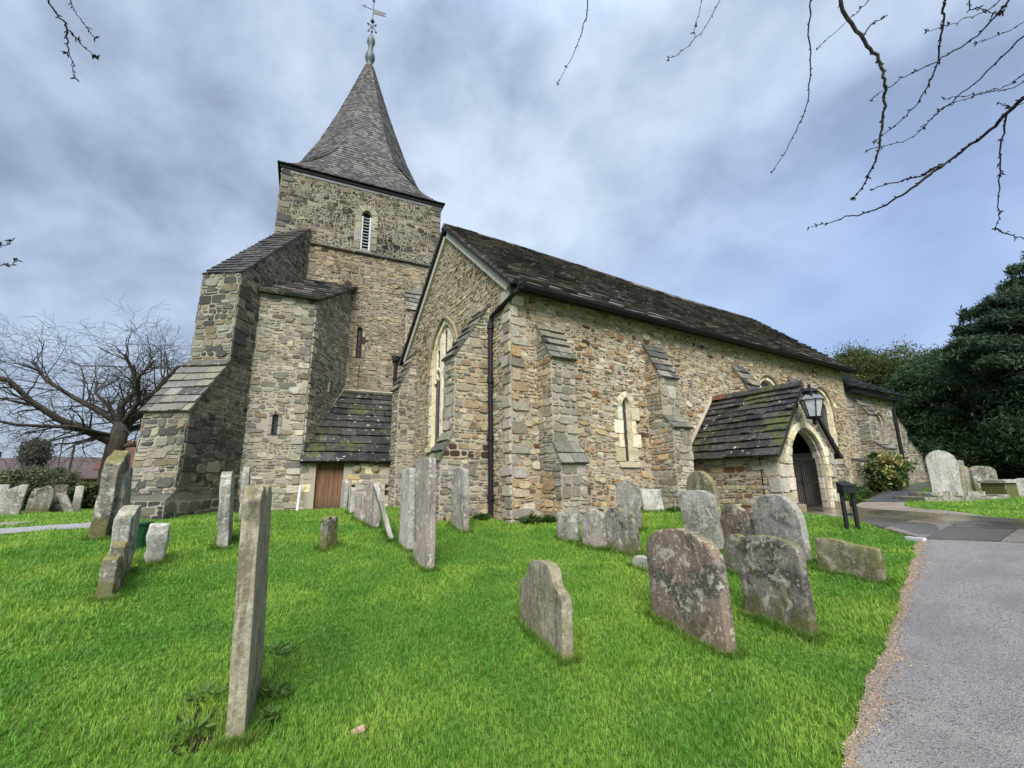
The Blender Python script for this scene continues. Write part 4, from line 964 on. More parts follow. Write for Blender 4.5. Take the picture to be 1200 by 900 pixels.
# --- south porch
def porch():
    xa, xb, yf, za, ze = 9.72, 12.14, 5.15, 2.02, .60; xc = (xa+xb)/2
    b = B(); FF = Frame((0, yf, 0), (1, 0, 0), (0, -1, 0)); FP = Frame((xa, 0, 0), (0, -1, 0), (-1, 0, 0)); FQ = Frame((xb, 0, 0), (0, 1, 0), (1, 0, 0))
    op = arch(10.93, 1.46, ZG+.06, .30, 1.13)
    gp = [(xa, ZG), (xb, ZG), (xb, ze), (xc, za), (xa, ze)]
    panel(b, FF, gp, [op], 0, .18, (.36, .31, .23)); rubble(b, FF, gp, (.08, .16), (1., 2.4), cols=PALE+TURR, holes=[grow(op, .03)], seed=121, proud=(.004, .016))
    quoins(b, FF, xa, 1, ZG, ze, PALE, 122, mat=2, ws=(.2, .34)); quoins(b, FF, xb, -1, ZG, ze, PALE, 123, mat=2, ws=(.2, .34))
    for F, sd in ((FP, 124), (FQ, 125)):
        u0, u1 = (-Y0, -yf) if F is FP else (yf, Y0); q = [(u0, ZG), (u1, ZG), (u1, ze), (u0, ze)]
        b.add([F(*p) for p in q], [(0, 1, 2, 3)], 0); rubble(b, F, q, (.08, .17), (.9, 2.4), cols=WARM[3:]+PALE, seed=sd)
        quoins(b, F, -yf if F is FP else yf, -1 if F is FP else 1, ZG, ze-.02, PALE, sd+5, mat=2, ws=(.22, .36))
        b.add([F(p[0], p[1], -.32) for p in q], [(3, 2, 1, 0)], 0)
    b.add([(xa, yf+.34, ZG), (xb, yf+.34, ZG), (xb, yf+.34, ze), (xa, yf+.34, ze)], [(3, 2, 1, 0)], 0) if False else None
    b.box((xa+.02, yf+.02, ZG), (xb-.02, Y0-.02, -.66), 2, (.2, .17, .13))
    for s_ in (-1, 1): b.box((10.93+s_*.95-.15, yf-.22, ZG), (10.93+s_*.95+.15, yf-.004, -.52), 2, lin(150, 138, 112))     # plinth blocks by the door
    o = part(b, 'porch', STM)
    a = B(); path = op[1:]+[op[0]]; ring_stones(a, FF, path, .15, CREAM, 0, .05, 126, step=.3, tooth=.1)
    op2 = arch(10.93, 1.34, ZG+.06, .30, 1.06); ring_stones(a, Frame((0, yf+.05, 0), (1, 0, 0), (0, -1, 0)), op2[1:]+[op2[0]], .12, PALE, 0, .0, 127, sink=-.13, step=.3)
    a.build('archway', [M['ashlar']], o)
    g = B(); yg = yf+.16; x0_, x1_ = 10.93-.67, 10.93+.67; z0, z1 = -.64, .46
    for i in range(17):
        x = x0_+(x1_-x0_)*i/16; g.tube([(x, yg, z0), (x, yg, z1)], .010 if i not in (0, 8, 16) else .02, 0, 6)
    for z in (z0+.03, z0+.55, z1-.03): g.box((x0_, yg-.012, z-.018), (x1_, yg+.012, z+.018), 0)
    g.box((10.87, yg-.03, z0+.48), (10.99, yg+.03, z0+.60), 0)
    g.build('iron_gate', M['iron'], o)
    r_ = B()
    for sg in (-1, 1):
        xw = xa if sg < 0 else xb; V = Vector((xc-xw, 0, za-ze)); Ls = V.length; V.normalize(); N = Vector((-V.z*(1 if sg < 0 else -1), 0, abs(V.x))) if False else Vector((sg*V.z, 0, abs(V.x)))
        F = Frame(Vector((xw, yf-.13, ze))-V*.2, (0, 1, 0), N, V); L_ = Y0-yf+.12; T = Ls+.2
        r_.prism([F(0, 0, 0), F(L_, 0, 0), F(L_, T, 0), F(0, T, 0)], N*.05, 1, (.02, .02, .02))
        n = 10; slabs(r_, F, [(0, -.04), (L_, -.04), (L_, T+.03), (0, T+.03)], [T/n*(1.22-.44*i/(n-1)) for i in range(n)], (.2, .48), .028, 131+sg, lift=.06, ragged=.016)
    rf = r_.build('porch_roof', [M['slab_moss'], M['darkwood']], o) if False else part(r_, 'porch_roof', [M['slab_moss'], M['darkwood']])
    t = B(); rg = random.Random(2); y = yf-.12
    while y < Y0-.45: w = rg.uniform(.3, .42); t.prism([(xc-.13, y, za+.06), (xc-.07, y, za+.16), (xc, y, za+.20), (xc+.07, y, za+.16), (xc+.13, y, za+.06)], (0, min(w-.01, Y0-.45-y), 0), 0, pal(SLABC, rg, y, 0, 1)); y += w
    t.build('ridge_stone', M['slab_moss'], rf)
    t = B(); t.prism([(xc-.14, Y0-.44, za+.06), (xc-.07, Y0-.44, za+.17), (xc, Y0-.44, za+.215), (xc+.07, Y0-.44, za+.17), (xc+.14, Y0-.44, za+.06)], (0, .43, 0), 0); t.build('ridge_tile', M['terracotta'], rf)
    for sg in (-1, 1):
        f = B(); f.tube([(xc+sg*.02, Y0-.03, za+.18), ((xa if sg < 0 else xb)+sg*.12, Y0-.03, ze+.07)], .05, 0, 6)
        f.build('mortar_fillet', M['mortar'], rf); f = B(); f.tube([(xc+sg*.03, yf-.03, za-.01), ((xa if sg < 0 else xb)+sg*.04, yf-.03, ze-.01)], .035, 0, 6); f.build('verge_mortar', M['paletrim'], rf)
    c = B(); c.tube([(xa-.015, yf+.38, ze-.1), (xa-.015, yf+.37, -.7)], .012, 0, 5); c.build('conductor_strip', M['iron'], o)
porch()
# --- east chapel beyond the aisle
def chapel():
    xa, xb, ze = X1+.02, 23.35, 3.38; yw = Y0+.06; F = Frame((0, yw, 0), (1, 0, 0), (0, -1, 0))
    op, _ = window(F, 21.6, .62, .9, 2.0, 2.4, .16, 141, 'chapel_window', cols=PALE, hood=True)
    b = B(); q = [(xa, ZG), (xb, ZG), (xb, ze), (xa, ze)]; panel(b, F, q, [op], 0, .3); rubble(b, F, q, (.1, .19), (1, 2.3), cols=TURR, holes=[grow(op, .03)], seed=142)
    quoins(b, F, xb, -1, ZG, ze, PALE, 143, mat=2)
    FE_ = Frame((xb, 0, 0), (0, 1, 0), (1, 0, 0)); e = [(yw, ZG), (yw+5, ZG), (yw+5, ze+3.0), (yw, ze)]; b.add([FE_(*p) for p in e], [(0, 1, 2, 3)], 0); rubble(b, FE_, e, (.12, .2), cols=TURR, seed=144)
    o = part(b, 'chapel', STM)
    r_ = B(); V = Vector((0, .84, .54)).normalized(); N = Vector((0, -V.z, V.y)); Fr = Frame((xa, yw-.32, ze-.1), (1, 0, 0), N, V); L_ = xb-xa+.55
    r_.prism([Fr(0, 0), Fr(L_, 0), Fr(L_, 5.4), Fr(0, 5.4)], N*.06, 1, (.02, .02, .02)); slabs(r_, Fr, [(0, -.05), (L_, -.05), (L_, 5.4), (0, 5.4)], [.25]*22, (.25, .5), .032, 145, cols=[(58, 58, 64), (74, 74, 80), (92, 92, 98)], lift=.065)
    r_.build('chapel_roof', [M['slab'], M['darkwood']], o)
    g = B(); g.box((xa+.1, yw-.3, ze-.30), (xb+.5, yw-.16, ze-.16), 0); g.box((xa+.1, yw-.16, ze-.22), (xb, yw-.005, ze-.1), 0)
    g.tube([(xb-.2, yw-.22, ze-.3), (xb-.25, yw-.12, ze-.7), (xb-.25, yw-.1, -.6)], .055, 0, 8); g.build('chapel_gutter', M['iron'], o)
chapel()
buttress((20.1, Y0+.06, 0), (0, -1, 0), (1, 0, 0), .7, [(.75, 1.0, 1.3), (.40, 2.3, 3.0)], 109, cols=TURR, side_cols=TURR)
buttress((23.35, 7.85, 0), (1, 0, 0), (0, 1, 0), .8, [(2.6, .1, .16), (2.45, .9, 1.5), (1.2, 1.9, 2.75)], 110, cols=PALE, side_cols=TURR, big=False)
#@@PART2

# ------------------------------------------------------------------ headstones
def outline(shape, w, H, rg):
    """outline of a headstone, ccw, from the foot; s along its width, z up"""
    a = []
    if shape == 'round':
        h = min(H*.45, w*.5); a = [(w*.5+w*.5*math.cos(math.pi*i/14), H-h+h*math.sin(math.pi*i/14)) for i in range(15)]
    elif shape == 'arched':
        h = w*.30; a = [(w*.5+w*.5*math.cos(math.pi*i/14), H-h+h*math.sin(math.pi*i/14)**.9) for i in range(15)]
    elif shape == 'segment':
        h = w*.2; a = [(w*.5+w*.5*math.cos(math.pi*i/12), H-h+h*math.sin(math.pi*i/12)**.8) for i in range(13)]
    elif shape == 'shoulder':     # small square shoulders and a central arch
        k = .13*w; z = H-.36*w; a = [(w, z-.02), (w-.01, z+.03), (w-k, z+.06), (w-k, z+.10)]; r = w/2-k
        a += [(w/2+r*math.cos(math.pi*i/12), z+.12+min(r*.8, H-z-.12)*math.sin(math.pi*i/12)) for i in range(13)]
        a += [(k, z+.10), (k, z+.06), (.01, z+.03), (0, z-.02)]
    elif shape == 'scroll':       # low swept shoulders up to a flat arch
        z = H-.30*w; a = [(w, z-.10*w), (w*.97, z+.02*w), (w*.90, z+.045*w), (w*.83, z+.10*w), (w*.78, z+.18*w)]
        a += [(w/2+w*.27*math.cos(math.pi*i/10), z+.2*w+(H-z-.2*w)*math.sin(math.pi*i/10)) for i in range(11)]
        a += [(w*.22, z+.18*w), (w*.17, z+.10*w), (w*.10, z+.045*w), (w*.03, z+.02*w), (0, z-.10*w)]
    elif shape == 'broken':
        a = [(w, H*.62), (w*.93, H*.86), (w*.78, H*.97), (w*.55, H), (w*.33, H*.90), (w*.16, H*.93), (0, H*.80)]
    elif shape == 'slant':
        a = [(w, H), (w*.7, H*1.02), (w*.35, H*.92), (0, H*.84)]
    elif shape == 'notch':
        a = [(w, H*.72), (w*.93, H*.84), (w*.99, H*.93), (w*.8, H), (w*.58, H*.985), (w*.5, H*.95), (w*.42, H*.985), (w*.2, H), (w*.02, H*.93), (w*.07, H*.84), (0, H*.72)]
    else:
        a = [(w, H*.985), (w*.94, H), (w*.5, H*1.005), (w*.05, H), (0, H*.98)]
    pts = [(0, -.3), (w, -.3), (w, 0), (w, a[0][1]*.5)]+a+[(0, a[-1][1]*.5), (0, 0)]
    return [(x+rg.uniform(-.006, .006), z+(rg.uniform(-.007, .007) if z > .02 else 0)) for x, z in pts]
def headstone(x, y, w, al, t, H, shape, mat, label, lean=(0, 0), name='headstone', cat='headstone', group='headstones in the churchyard grass', rough=.010, sub=2, seed=None):
    """x, y: foot of the south end; the slab runs w metres towards azimuth al, t thick towards the right of that"""
    rg = random.Random(seed or int(abs(x*911+y*577))); a = R(al); U = Vector((math.sin(a), math.cos(a), 0)); N = Vector((math.cos(a), -math.sin(a), 0))
    bm = bmesh.new(); o = outline(shape, w, H, rg)
    vs = [bm.verts.new(U*s+N*0+Vector((0, 0, z))) for s, z in o]; f = bm.faces.new(vs)
    ex = bmesh.ops.extrude_face_region(bm, geom=[f]); bmesh.ops.translate(bm, verts=[v for v in ex['geom'] if isinstance(v, bmesh.types.BMVert)], vec=N*t)
    bmesh.ops.recalc_face_normals(bm, faces=bm.faces)
    ed = [e for e in bm.edges if len(e.link_faces) == 2 and e.calc_face_angle(0) > .9]
    bmesh.ops.bevel(bm, geom=ed, offset=min(.014, t*.18), segments=2, affect='EDGES', profile=.6)
    bmesh.ops.triangulate(bm, faces=bm.faces)
    for k in range(sub):
        bmesh.ops.subdivide_edges(bm, edges=[e for e in bm.edges if e.calc_length() > .07], cuts=1)
        bmesh.ops.triangulate(bm, faces=bm.faces)
    bm.normal_update(); sd = rg.uniform(0, 50)
    for v in bm.verts:
        p = v.co; n_ = mnoise.noise(Vector((p.x*5+sd, p.y*5, p.z*4)))*rough+mnoise.noise(Vector((p.x*16+sd, p.y*16, p.z*13)))*rough*.5
        v.co = p+v.normal*n_
    for v in bm.verts:
        k = v.co.z/H; v.co.x += lean[0]*k; v.co.y += lean[1]*k
    c = (U*w+N*t)*.5
    for v in bm.verts: v.co -= Vector((c.x, c.y, 0))
    me = bpy.data.meshes.new(name); bm.to_mesh(me); bm.free(); me.materials.append(HM[mat])
    ob = bpy.data.objects.new(name, me); COL.objects.link(ob); ob.location = (x+c.x, y+c.y, gz(x+c.x, y+c.y)-.01)
    me.polygons.foreach_set('use_smooth', [True]*len(me.polygons))
    if hasattr(me, 'set_sharp_from_angle'): me.set_sharp_from_angle(angle=.7)
    FEET.append((x, y, w, al, t)); return tag(ob, label, cat, group)
FEET = []
HS = headstone
# right-hand group, broad faces to the viewer
HS(2.33, 3.08, .80, 7, .10, .66, 'scroll', 'tan', 'tan headstone with swept shoulders, standing alone in the middle of the lawn', lean=(.02, .0))
HS(3.41, 2.39, .88, 9, .11, .90, 'arched', 'red', 'broad arched headstone with rust red stains below its lichened top', lean=(.02, .05))
HS(4.15, 2.13, .62, 7, .10, .77, 'segment', 'dark', 'dark headstone with mossy foot, right of the rust stained one', lean=(.0, .02))
HS(5.75, 2.18, .60, 2, .12, .38, 'slant', 'olive', 'low broken stone with sloping top, nearest the lawn corner by the path', name='broken_headstone')
HS(5.90, 2.95, .72, 13, .10, .80, 'round', 'grey', 'grey round topped headstone in front of the iron gate', lean=(.0, .03))
HS(5.82, 3.97, .50, -12, .10, .81, 'segment', 'grey', 'grey headstone leaning left in front of the olive one near the porch', lean=(-.03, .10))
HS(6.70, 4.60, .60, 9, .10, .95, 'round', 'olive', 'tall olive tinted headstone close to the porch side wall', lean=(-.02, .06))
HS(6.08, 3.62, .66, 12, .10, .57, 'broken', 'red', 'low lichened headstone between the two round topped grey ones')
HS(5.10, 3.17, .36, 8, .10, .46, 'round', 'mossy', 'small mossy footstone half hidden behind the dark headstone', name='footstone', cat='footstone')
HS(5.84, 5.50, .46, -4, .09, .83, 'segment', 'grey', 'grey arched headstone standing alone under the lancet window')
HS(7.86, 6.66, .50, -80, .07, .50, 'square', 'white', 'small pale square slab leaning at the foot of the wall buttress', lean=(0, .06), name='wall_slab')
HS(4.55, 5.57, .40, -10, .10, .45, 'square', 'grey', 'short square headstone, leftmost of the row of three low ones')
HS(4.60, 5.00, .44, -7, .10, .57, 'round', 'pink', 'low round headstone with red streak, middle of the row of three')
HS(4.72, 4.52, .52, -9, .10, .64, 'broken', 'dark', 'low lichened headstone with a white spot, rightmost of the row of three', lean=(-.02, .0))
HS(4.42, 4.05, .30, 5, .10, .17, 'broken', 'white', 'stub of a broken stone in the grass behind the rust stained headstone', name='stone_stub', cat='stone stub')
# edge-on group in the middle and on the left
HS(.105, 3.40, .56, 11, .105, 1.46, 'notch', 'tan', 'tall narrow headstone seen edge on in the near left foreground', lean=(-.055, 0), rough=.007)
HS(-.12, 7.78, .55, 5, .14, 1.06, 'shoulder', 'grey', 'headstone seen edge on before the moss topped footing of the corner buttress', lean=(-.07, 0))
HS(.15, 10.15, .5, 4, .12, 1.05, 'round', 'grey', 'distant thin headstone rising behind the tall near one', lean=(-.04, 0))
HS(1.13, 7.16, .22, 52, .12, .46, 'notch', 'mossy', 'small dark notched footstone alone on the lawn before the plank door', name='footstone', cat='footstone')
HS(2.62, 13.15, .45, 0, .10, .82, 'segment', 'white', 'pale headstone standing close against the plank door')
HS(2.36, 11.03, .40, 2, .11, .62, 'segment', 'white', 'whitish headstone in front of the lean-to, second in the line from the door')
HS(2.13, 8.98, .38, -8, .10, .56, 'square', 'pink', 'low pinkish headstone, shortest in the line leading to the plank door')
HS(2.20, 8.34, .45, -7, .11, .82, 'segment', 'pink', 'pinkish headstone directly behind the strongly tilted one')
HS(2.16, 7.25, .55, 12, .08, .86, 'segment', 'white', 'thin pale headstone tilted strongly to the left', lean=(-.27, .05))
HS(2.24, 6.60, .46, 2, .10, 1.19, 'square', 'white', 'tall grey headstone just behind the tallest pinkish one')
HS(2.17, 5.62, .52, 0, .11, 1.40, 'square', 'pink', 'tallest pinkish headstone with red stains, centre left of the lawn', lean=(-.01, 0))
HS(3.43, 7.20, .55, 0, .10, 1.08, 'segment', 'grey', 'grey headstone before the traceried window and iron downpipe')
HS(3.90, 9.50, .40, 10, .07, .75, 'segment', 'white', 'thin white slab standing against the stepped gable buttress', name='wall_slab')
HS(-1.68, 8.70, .42, 4, .19, 1.26, 'slant', 'dark', 'thick dark headstone with yellow moss cap, tallest on the far left', lean=(.04, 0), rough=.03)
HS(-1.47, 8.86, .42, 3, .11, 1.02, 'slant', 'grey', 'grey slab pressed against the thick dark headstone at left', lean=(-.05, .0), rough=.02)
HS(-1.07, 6.56, .36, 3, .15, .78, 'slant', 'grey', 'weathered grey headstone with a white flaked edge at left', lean=(.0, 0), rough=.02)
HS(-1.03, 6.02, .16, 10, .13, .42, 'round', 'mossy', 'short dark rounded stump, nearest stone on the left', lean=(.0, 0), rough=.018, name='footstone', cat='footstone')
HS(-1.02, 6.24, .14, 10, .13, .50, 'round', 'mossy', 'rounded stump directly behind the nearest one on the left', rough=.02, name='footstone', cat='footstone')
HS(-.86, 7.30, .13, 6, .20, .48, 'notch', 'white', 'lumpy lichen spotted stump right of the white flaked headstone', rough=.03, name='footstone', cat='footstone', lean=(.02, 0))
def far_stones():
    G = 'headstones along the hedge'
    for x, y, w, al, H, sh, m, lb, ln in [
        (-5.60, 17.7, .42, 90, .80, 'square', 'white', 'pale headstone cut by the left edge of the view, before the hedge', (0, 0)),
        (-5.18, 17.45, .38, 92, .78, 'slant', 'grey', 'grey slanting headstone second along the hedge from the left', (.06, 0)),
        (-5.03, 18.55, .50, 88, .80, 'broken', 'dark', 'widest dark headstone with uneven top along the hedge', (.08, 0)),
        (-4.58, 18.9, .30, 90, .83, 'square', 'dark', 'dark upright square headstone along the hedge', (0, 0)),
        (-4.22, 18.8, .24, 92, .60, 'square', 'grey', 'fallen looking headstone tilted against its neighbour by the hedge', (-.32, .1)),
        (-4.24, 19.5, .20, 90, .80, 'segment', 'white', 'slim pale headstone behind the tilted one at the hedge', (0, 0))]:
        HS(x, y, w, al, .12, H, sh, m, lb, lean=ln, group=G)
far_stones()
# right-hand tombs beyond the wet paving
def tomb_base():
    b = B(); rg = random.Random(8); a = R(118); U = Vector((math.sin(a), math.cos(a), 0)); N = Vector((-U.y, U.x, 0)); o = Vector((14.9, 4.42, gz(15.5, 4.2)))
    for k in range(7):
        s = k*.33; b.prism([o+U*(s+.005)+Vector((0, 0, -.2)), o+U*(s+.32)+Vector((0, 0, -.2)), o+U*(s+.32)+N*.95+Vector((0, 0, -.2)), o+U*(s+.005)+N*.95+Vector((0, 0, -.2))], (0, 0, .2+.13+rg.uniform(-.02, .03)), 0)
    for k in range(3):
        s = .35+k*.5; b.prism([o+U*s+N*.15+Vector((0, 0, .1)), o+U*(s+.48)+N*.15+Vector((0, 0, .1)), o+U*(s+.48)+N*.8+Vector((0, 0, .1)), o+U*s+N*.8+Vector((0, 0, .1))], (0, 0, .14+rg.uniform(-.02, .02)), 0)
    tag(b.build('tomb_kerb', HM['grey'], origin=tuple(o), fix=True), 'low rough stone kerb under the large white headstone by the dark trees', 'tomb kerb')
tomb_base()
G = 'tombstones by the dark trees'
HS(15.98, 3.95, .60, -27, .16, 1.30, 'round', 'white', 'large white round headstone on a stone kerb before the dark trees', group=G, rough=.02)
HS(17.6, 4.15, .48, -25, .14, .95, 'slant', 'tan', 'tan headstone with broken slanting top behind the large white one', group=G)
HS(19.5, 4.0, .85, -66, .14, .80, 'segment', 'dark', 'wide dark arched headstone behind the mossy chest tomb', group=G)
HS(20.5, 4.9, .8, -60, .14, .95, 'square', 'dark', 'dim headstone in deep shade directly under the trees', group=G)
def chest_tomb():
    t = thing('chest_tomb', (17.2, 3.55, gz(17.2, 3.55)), 'small mossy green chest tomb with pale cap slab', 'tomb', G); b = B(); M_ = Matrix.Translation((17.2, 3.55, gz(17.2, 3.55))) @ Matrix.Rotation(R(-20), 4, 'Z')
    b.box((-.20, -.26, -.1), (.20, .26, .36), 0, M=M_); b.build('tomb_chest', HM['mossy'], t)
    b = B(); b.box((-.24, -.31, .362), (.24, .31, .42), 0, M=M_); b.box((-.16, -.22, .421), (.16, .22, .45), 0, M=M_); b.build('cap_slab', HM['white'], t)
chest_tomb()
HS(17.85, 3.0, .5, -28, .28, .46, 'round', 'white', 'low thick rounded tombstone at the right edge of the view', group=G, rough=.03)
HS(19.6, 2.95, .35, -28, .2, .75, 'segment', 'white', 'small white upright tombstone seen behind the low thick one', group=G)

# ------------------------------------------------------------------ small things
def lantern():
    # hangs out from the porch gable on a bracket
    c = Vector((10.62, 4.74, 1.40)); t = thing('wall_lantern', (c.x, 5.12, 1.76), 'black traditional lantern on a bracket at the porch gable', 'lantern'); ir = M['iron']
    b = B(); w = Vector((10.74, 5.11, 1.74)); b.box((w.x-.03, w.y-.02, w.z-.18), (w.x+.03, w.y+.012, w.z+.06), 0); b.tube([w, (10.68, 4.95, 1.77), (c.x, c.y+.19, 1.79)], .014, 0, 6)
    b.tube([w-Vector((0, 0, .14)), (10.70, 5.0, 1.68), (10.67, 4.93, 1.765)], .009, 0, 5)
    hoop = [(c.x+.17*math.cos(a), c.y+.10*math.cos(a), 1.73+.25*math.sin(a)) for a in [i*math.pi/12 for i in range(0, 13)]]; b.tube(hoop, .014, 0, 6); b.build('bracket', ir, t)
    def sq(h, z): return [c+Vector((h*math.cos(math.pi/4+k*math.pi/3*1), h*math.sin(math.pi/4+k*math.pi/3), z)) for k in range(6)]
    f = B(); lo, hi = sq(.125, -.10), sq(.225, .28)
    for k in range(6):
        f.tube([lo[k], hi[k]], .012, 0, 5); f.tube([lo[k], lo[(k+1) % 6]], .013, 0, 5); f.tube([hi[k], hi[(k+1) % 6]], .015, 0, 5)
    f.lathe(c+Vector((0, 0, -.12)), [(.16, .02), (.15, 0), (.05, -.03), (.03, -.08), (.05, -.11), (.01, -.16)], 0, 12); f.build('lantern_frame', ir, t)
    g = B(); lo, hi = sq(.118, -.10), sq(.218, .28); g.add(lo+hi, [(k, (k+1) % 6, 6+(k+1) % 6, 6+k) for k in range(6)], 0); g.build('lantern_glass', M['glass_lamp'], t)
    h = B(); h.add(sq(.252, .275)+sq(.24, .305)+sq(.15, .385), [(k, (k+1) % 6, 6+(k+1) % 6, 6+k) for k in range(6)]+[(6+k, 6+(k+1) % 6, 12+(k+1) % 6, 12+k) for k in range(6)]+[(5, 4, 3, 2, 1, 0)], 0); h.build('lantern_hood', M['lead'], t)
    d = B(); d.lathe(c+Vector((0, 0, .375)), [(.15, 0), (.13, .02), (.13, .07), (.165, .08), (.16, .10), (.10, .15), (.04, .18), (.025, .20), (.04, .225), (.01, .265)], 0, 14); d.build('lantern_crown', ir, t)
lantern()
def stand():
    z = gz(7.98, 3.28); t = thing('metal_stand', (7.98, 3.28, z), 'black metal stand with box top and two legs by the wet paving', 'stand'); M_ = Matrix.Translation((7.98, 3.28, z)) @ Matrix.Rotation(R(-38), 4, 'Z')
    for x in (-.075, .075): b = B(); b.box((x-.022, -.022, -.05), (x+.022, .022, .56), 0, M=M_); b.build('leg', M['iron'], t)
    b = B(); b.box((-.052, -.016, .20), (.052, .016, .235), 0, M=M_); b.build('crossbar', M['iron'], t)
    b = B(); v = [M_ @ Vector(p) for p in ((-.088, -.08, .53), (.088, -.08, .53), (.088, .08, .53), (-.088, .08, .53), (-.088, -.08, .63), (.088, -.08, .63), (.088, .08, .675), (-.088, .08, .675))]
    b.add(v, [(3, 2, 1, 0), (4, 5, 6, 7), (0, 1, 5, 4), (1, 2, 6, 5), (2, 3, 7, 6), (3, 0, 4, 7)], 0); b.build('box_top', M['iron'], t)
    b = B(); v = [M_ @ Vector((x, y, zz)) for zz0 in (.004, .02) for x, y, zz in ((-.096, -.09, .627+zz0), (.096, -.09, .627+zz0), (.096, .09, .679+zz0), (-.096, .09, .679+zz0))]
    b.add(v, [(3, 2, 1, 0), (4, 5, 6, 7), (0, 1, 5, 4), (1, 2, 6, 5), (2, 3, 7, 6), (3, 0, 4, 7)], 0); b.build('lid', M['iron'], t)
stand()
def tub():
    c = Vector((-1.03, 8.05, gz(-1.03, 8.05))); t = thing('garden_tub', tuple(c), 'green plastic garden tub behind the white flaked headstone', 'tub'); b = B()
    b.lathe(c, [(.085, -.02), (.09, 0), (.135, .33), (.12, .33), (.08, .03), (.01, .03)], 0, 12); b.build('tub_body', M['green_plastic'], t); r_ = B(); r_.lathe(c+Vector((0, 0, .315)), [(.136, 0), (.152, .004), (.152, .03), (.122, .03)], 0, 12); r_.build('rim', M['green_plastic'], t)
tub()
def fragment():
    rg = random.Random(6); b = B(); c = (.80, 3.17, gz(.80, 3.17)+.005); M_ = Matrix.Translation(c) @ Matrix.Rotation(R(-62), 4, 'Z') @ Matrix.Rotation(R(-32), 4, 'Y')
    q = [(-.055, -.02), (.0, -.028), (.02, -.020), (.055, -.026), (.066, .004), (.05, .026), (.018, .019), (-.005, .029), (-.05, .022), (-.064, 0)]
    n = len(q); lo = [M_ @ Vector((x, y, -.012)) for x, y in q]; mi = [M_ @ Vector((x*1.06, y*1.08, .006)) for x, y in q]; hi = [M_ @ Vector((x*.86, y*.8, .024+rg.uniform(-.003, .003))) for x, y in q]
    b.add(lo+mi+hi, [(i, (i+1) % n, n+(i+1) % n, n+i) for i in range(n)]+[(n+i, n+(i+1) % n, 2*n+(i+1) % n, 2*n+i) for i in range(n)]+[list(range(2*n, 3*n))], 0)
    tag(b.build('stone_fragment', m_plain('pinkish_stone', (.42, .29, .21), .9, .2, .35, 60), origin=c), 'small pinkish stone fragment lying in the near grass', 'stone fragment')
fragment()
def prop():
    b = B(); z = gz(1.5, 13.3); b.tube([(1.50, 13.42, z-.1), (1.56, 13.66, z+.66)], .038, 0, 8); tag(b.build('white_post', M['white'], origin=(1.5, 13.42, z)), 'short white post leaning on the stair turret beside the plank door', 'post')
    c = (7.80, 2.50, gz(7.80, 2.50)); b = B(); b.box((-.03, -.11, -.1), (.035, .11, .045), 0, M=Matrix.Translation(c) @ Matrix.Rotation(R(-16), 4, 'Z')); tag(b.build('marker_stone', M['white'], origin=c), 'small white marker stone at the corner of the lawn and path', 'marker stone')
    c = (-3.75, 10.35, gz(-3.75, 11.4)); b = B(); c = (-4.1, 12.2, gz(-4.1, 12.2)); b.box((-.9, -.3, -.1), (.9, .3, .07), 0, M=Matrix.Translation(c) @ Matrix.Rotation(R(-8), 4, 'Z')); tag(b.build('grave_slab', HM['grey'], origin=c), 'flat grave slab in the grass beyond the side path', 'grave slab')
prop()

# ------------------------------------------------------------------ leaves and trees
def leafmesh(name, P, size, cols, mat, parent=None, origin=None, asp=1.7, rs=0, up=.0, dirs=None, shape='leaf'):
    """many small leaf faces in one mesh"""
    g = np.random.default_rng(rs); n = len(P); size = np.broadcast_to(size, (n,))
    a = g.normal(size=(n, 3)) if dirs is None else dirs+g.normal(size=(n, 3))*.35; a[:, 2] -= up; a /= np.linalg.norm(a, axis=1)[:, None]
    c = np.cross(a, g.normal(size=(n, 3))); c /= np.linalg.norm(c, axis=1)[:, None]
    a = a*(size*asp*.5)[:, None]; c = c*(size*.5)[:, None]
    V = np.stack([P-a, P+c*.9-a*.1, P+a, P-c*.9-a*.1], 1).reshape(-1, 3)
    if origin is not None: V = V-np.array(origin)
    me = bpy.data.meshes.new(name); me.vertices.add(4*n); me.vertices.foreach_set('co', V.astype(np.float32).ravel())
    me.loops.add(4*n); me.loops.foreach_set('vertex_index', np.arange(4*n, dtype=np.int32)); me.polygons.add(n); me.polygons.foreach_set('loop_start', np.arange(0, 4*n, 4, dtype=np.int32)); me.update(calc_edges=True)
    at = me.attributes.new('tint', 'FLOAT_COLOR', 'FACE'); at.data.foreach_set('color', np.hstack([cols, np.ones((n, 1))]).astype(np.float32).ravel())
    me.materials.append(mat); o = bpy.data.objects.new(name, me); COL.objects.link(o)
    if origin is not None: o.location = origin
    if parent is not None:
        o.parent = parent
        if parent.type == 'EMPTY': o.matrix_parent_inverse = Matrix.Translation(parent.location).inverted()
    return o
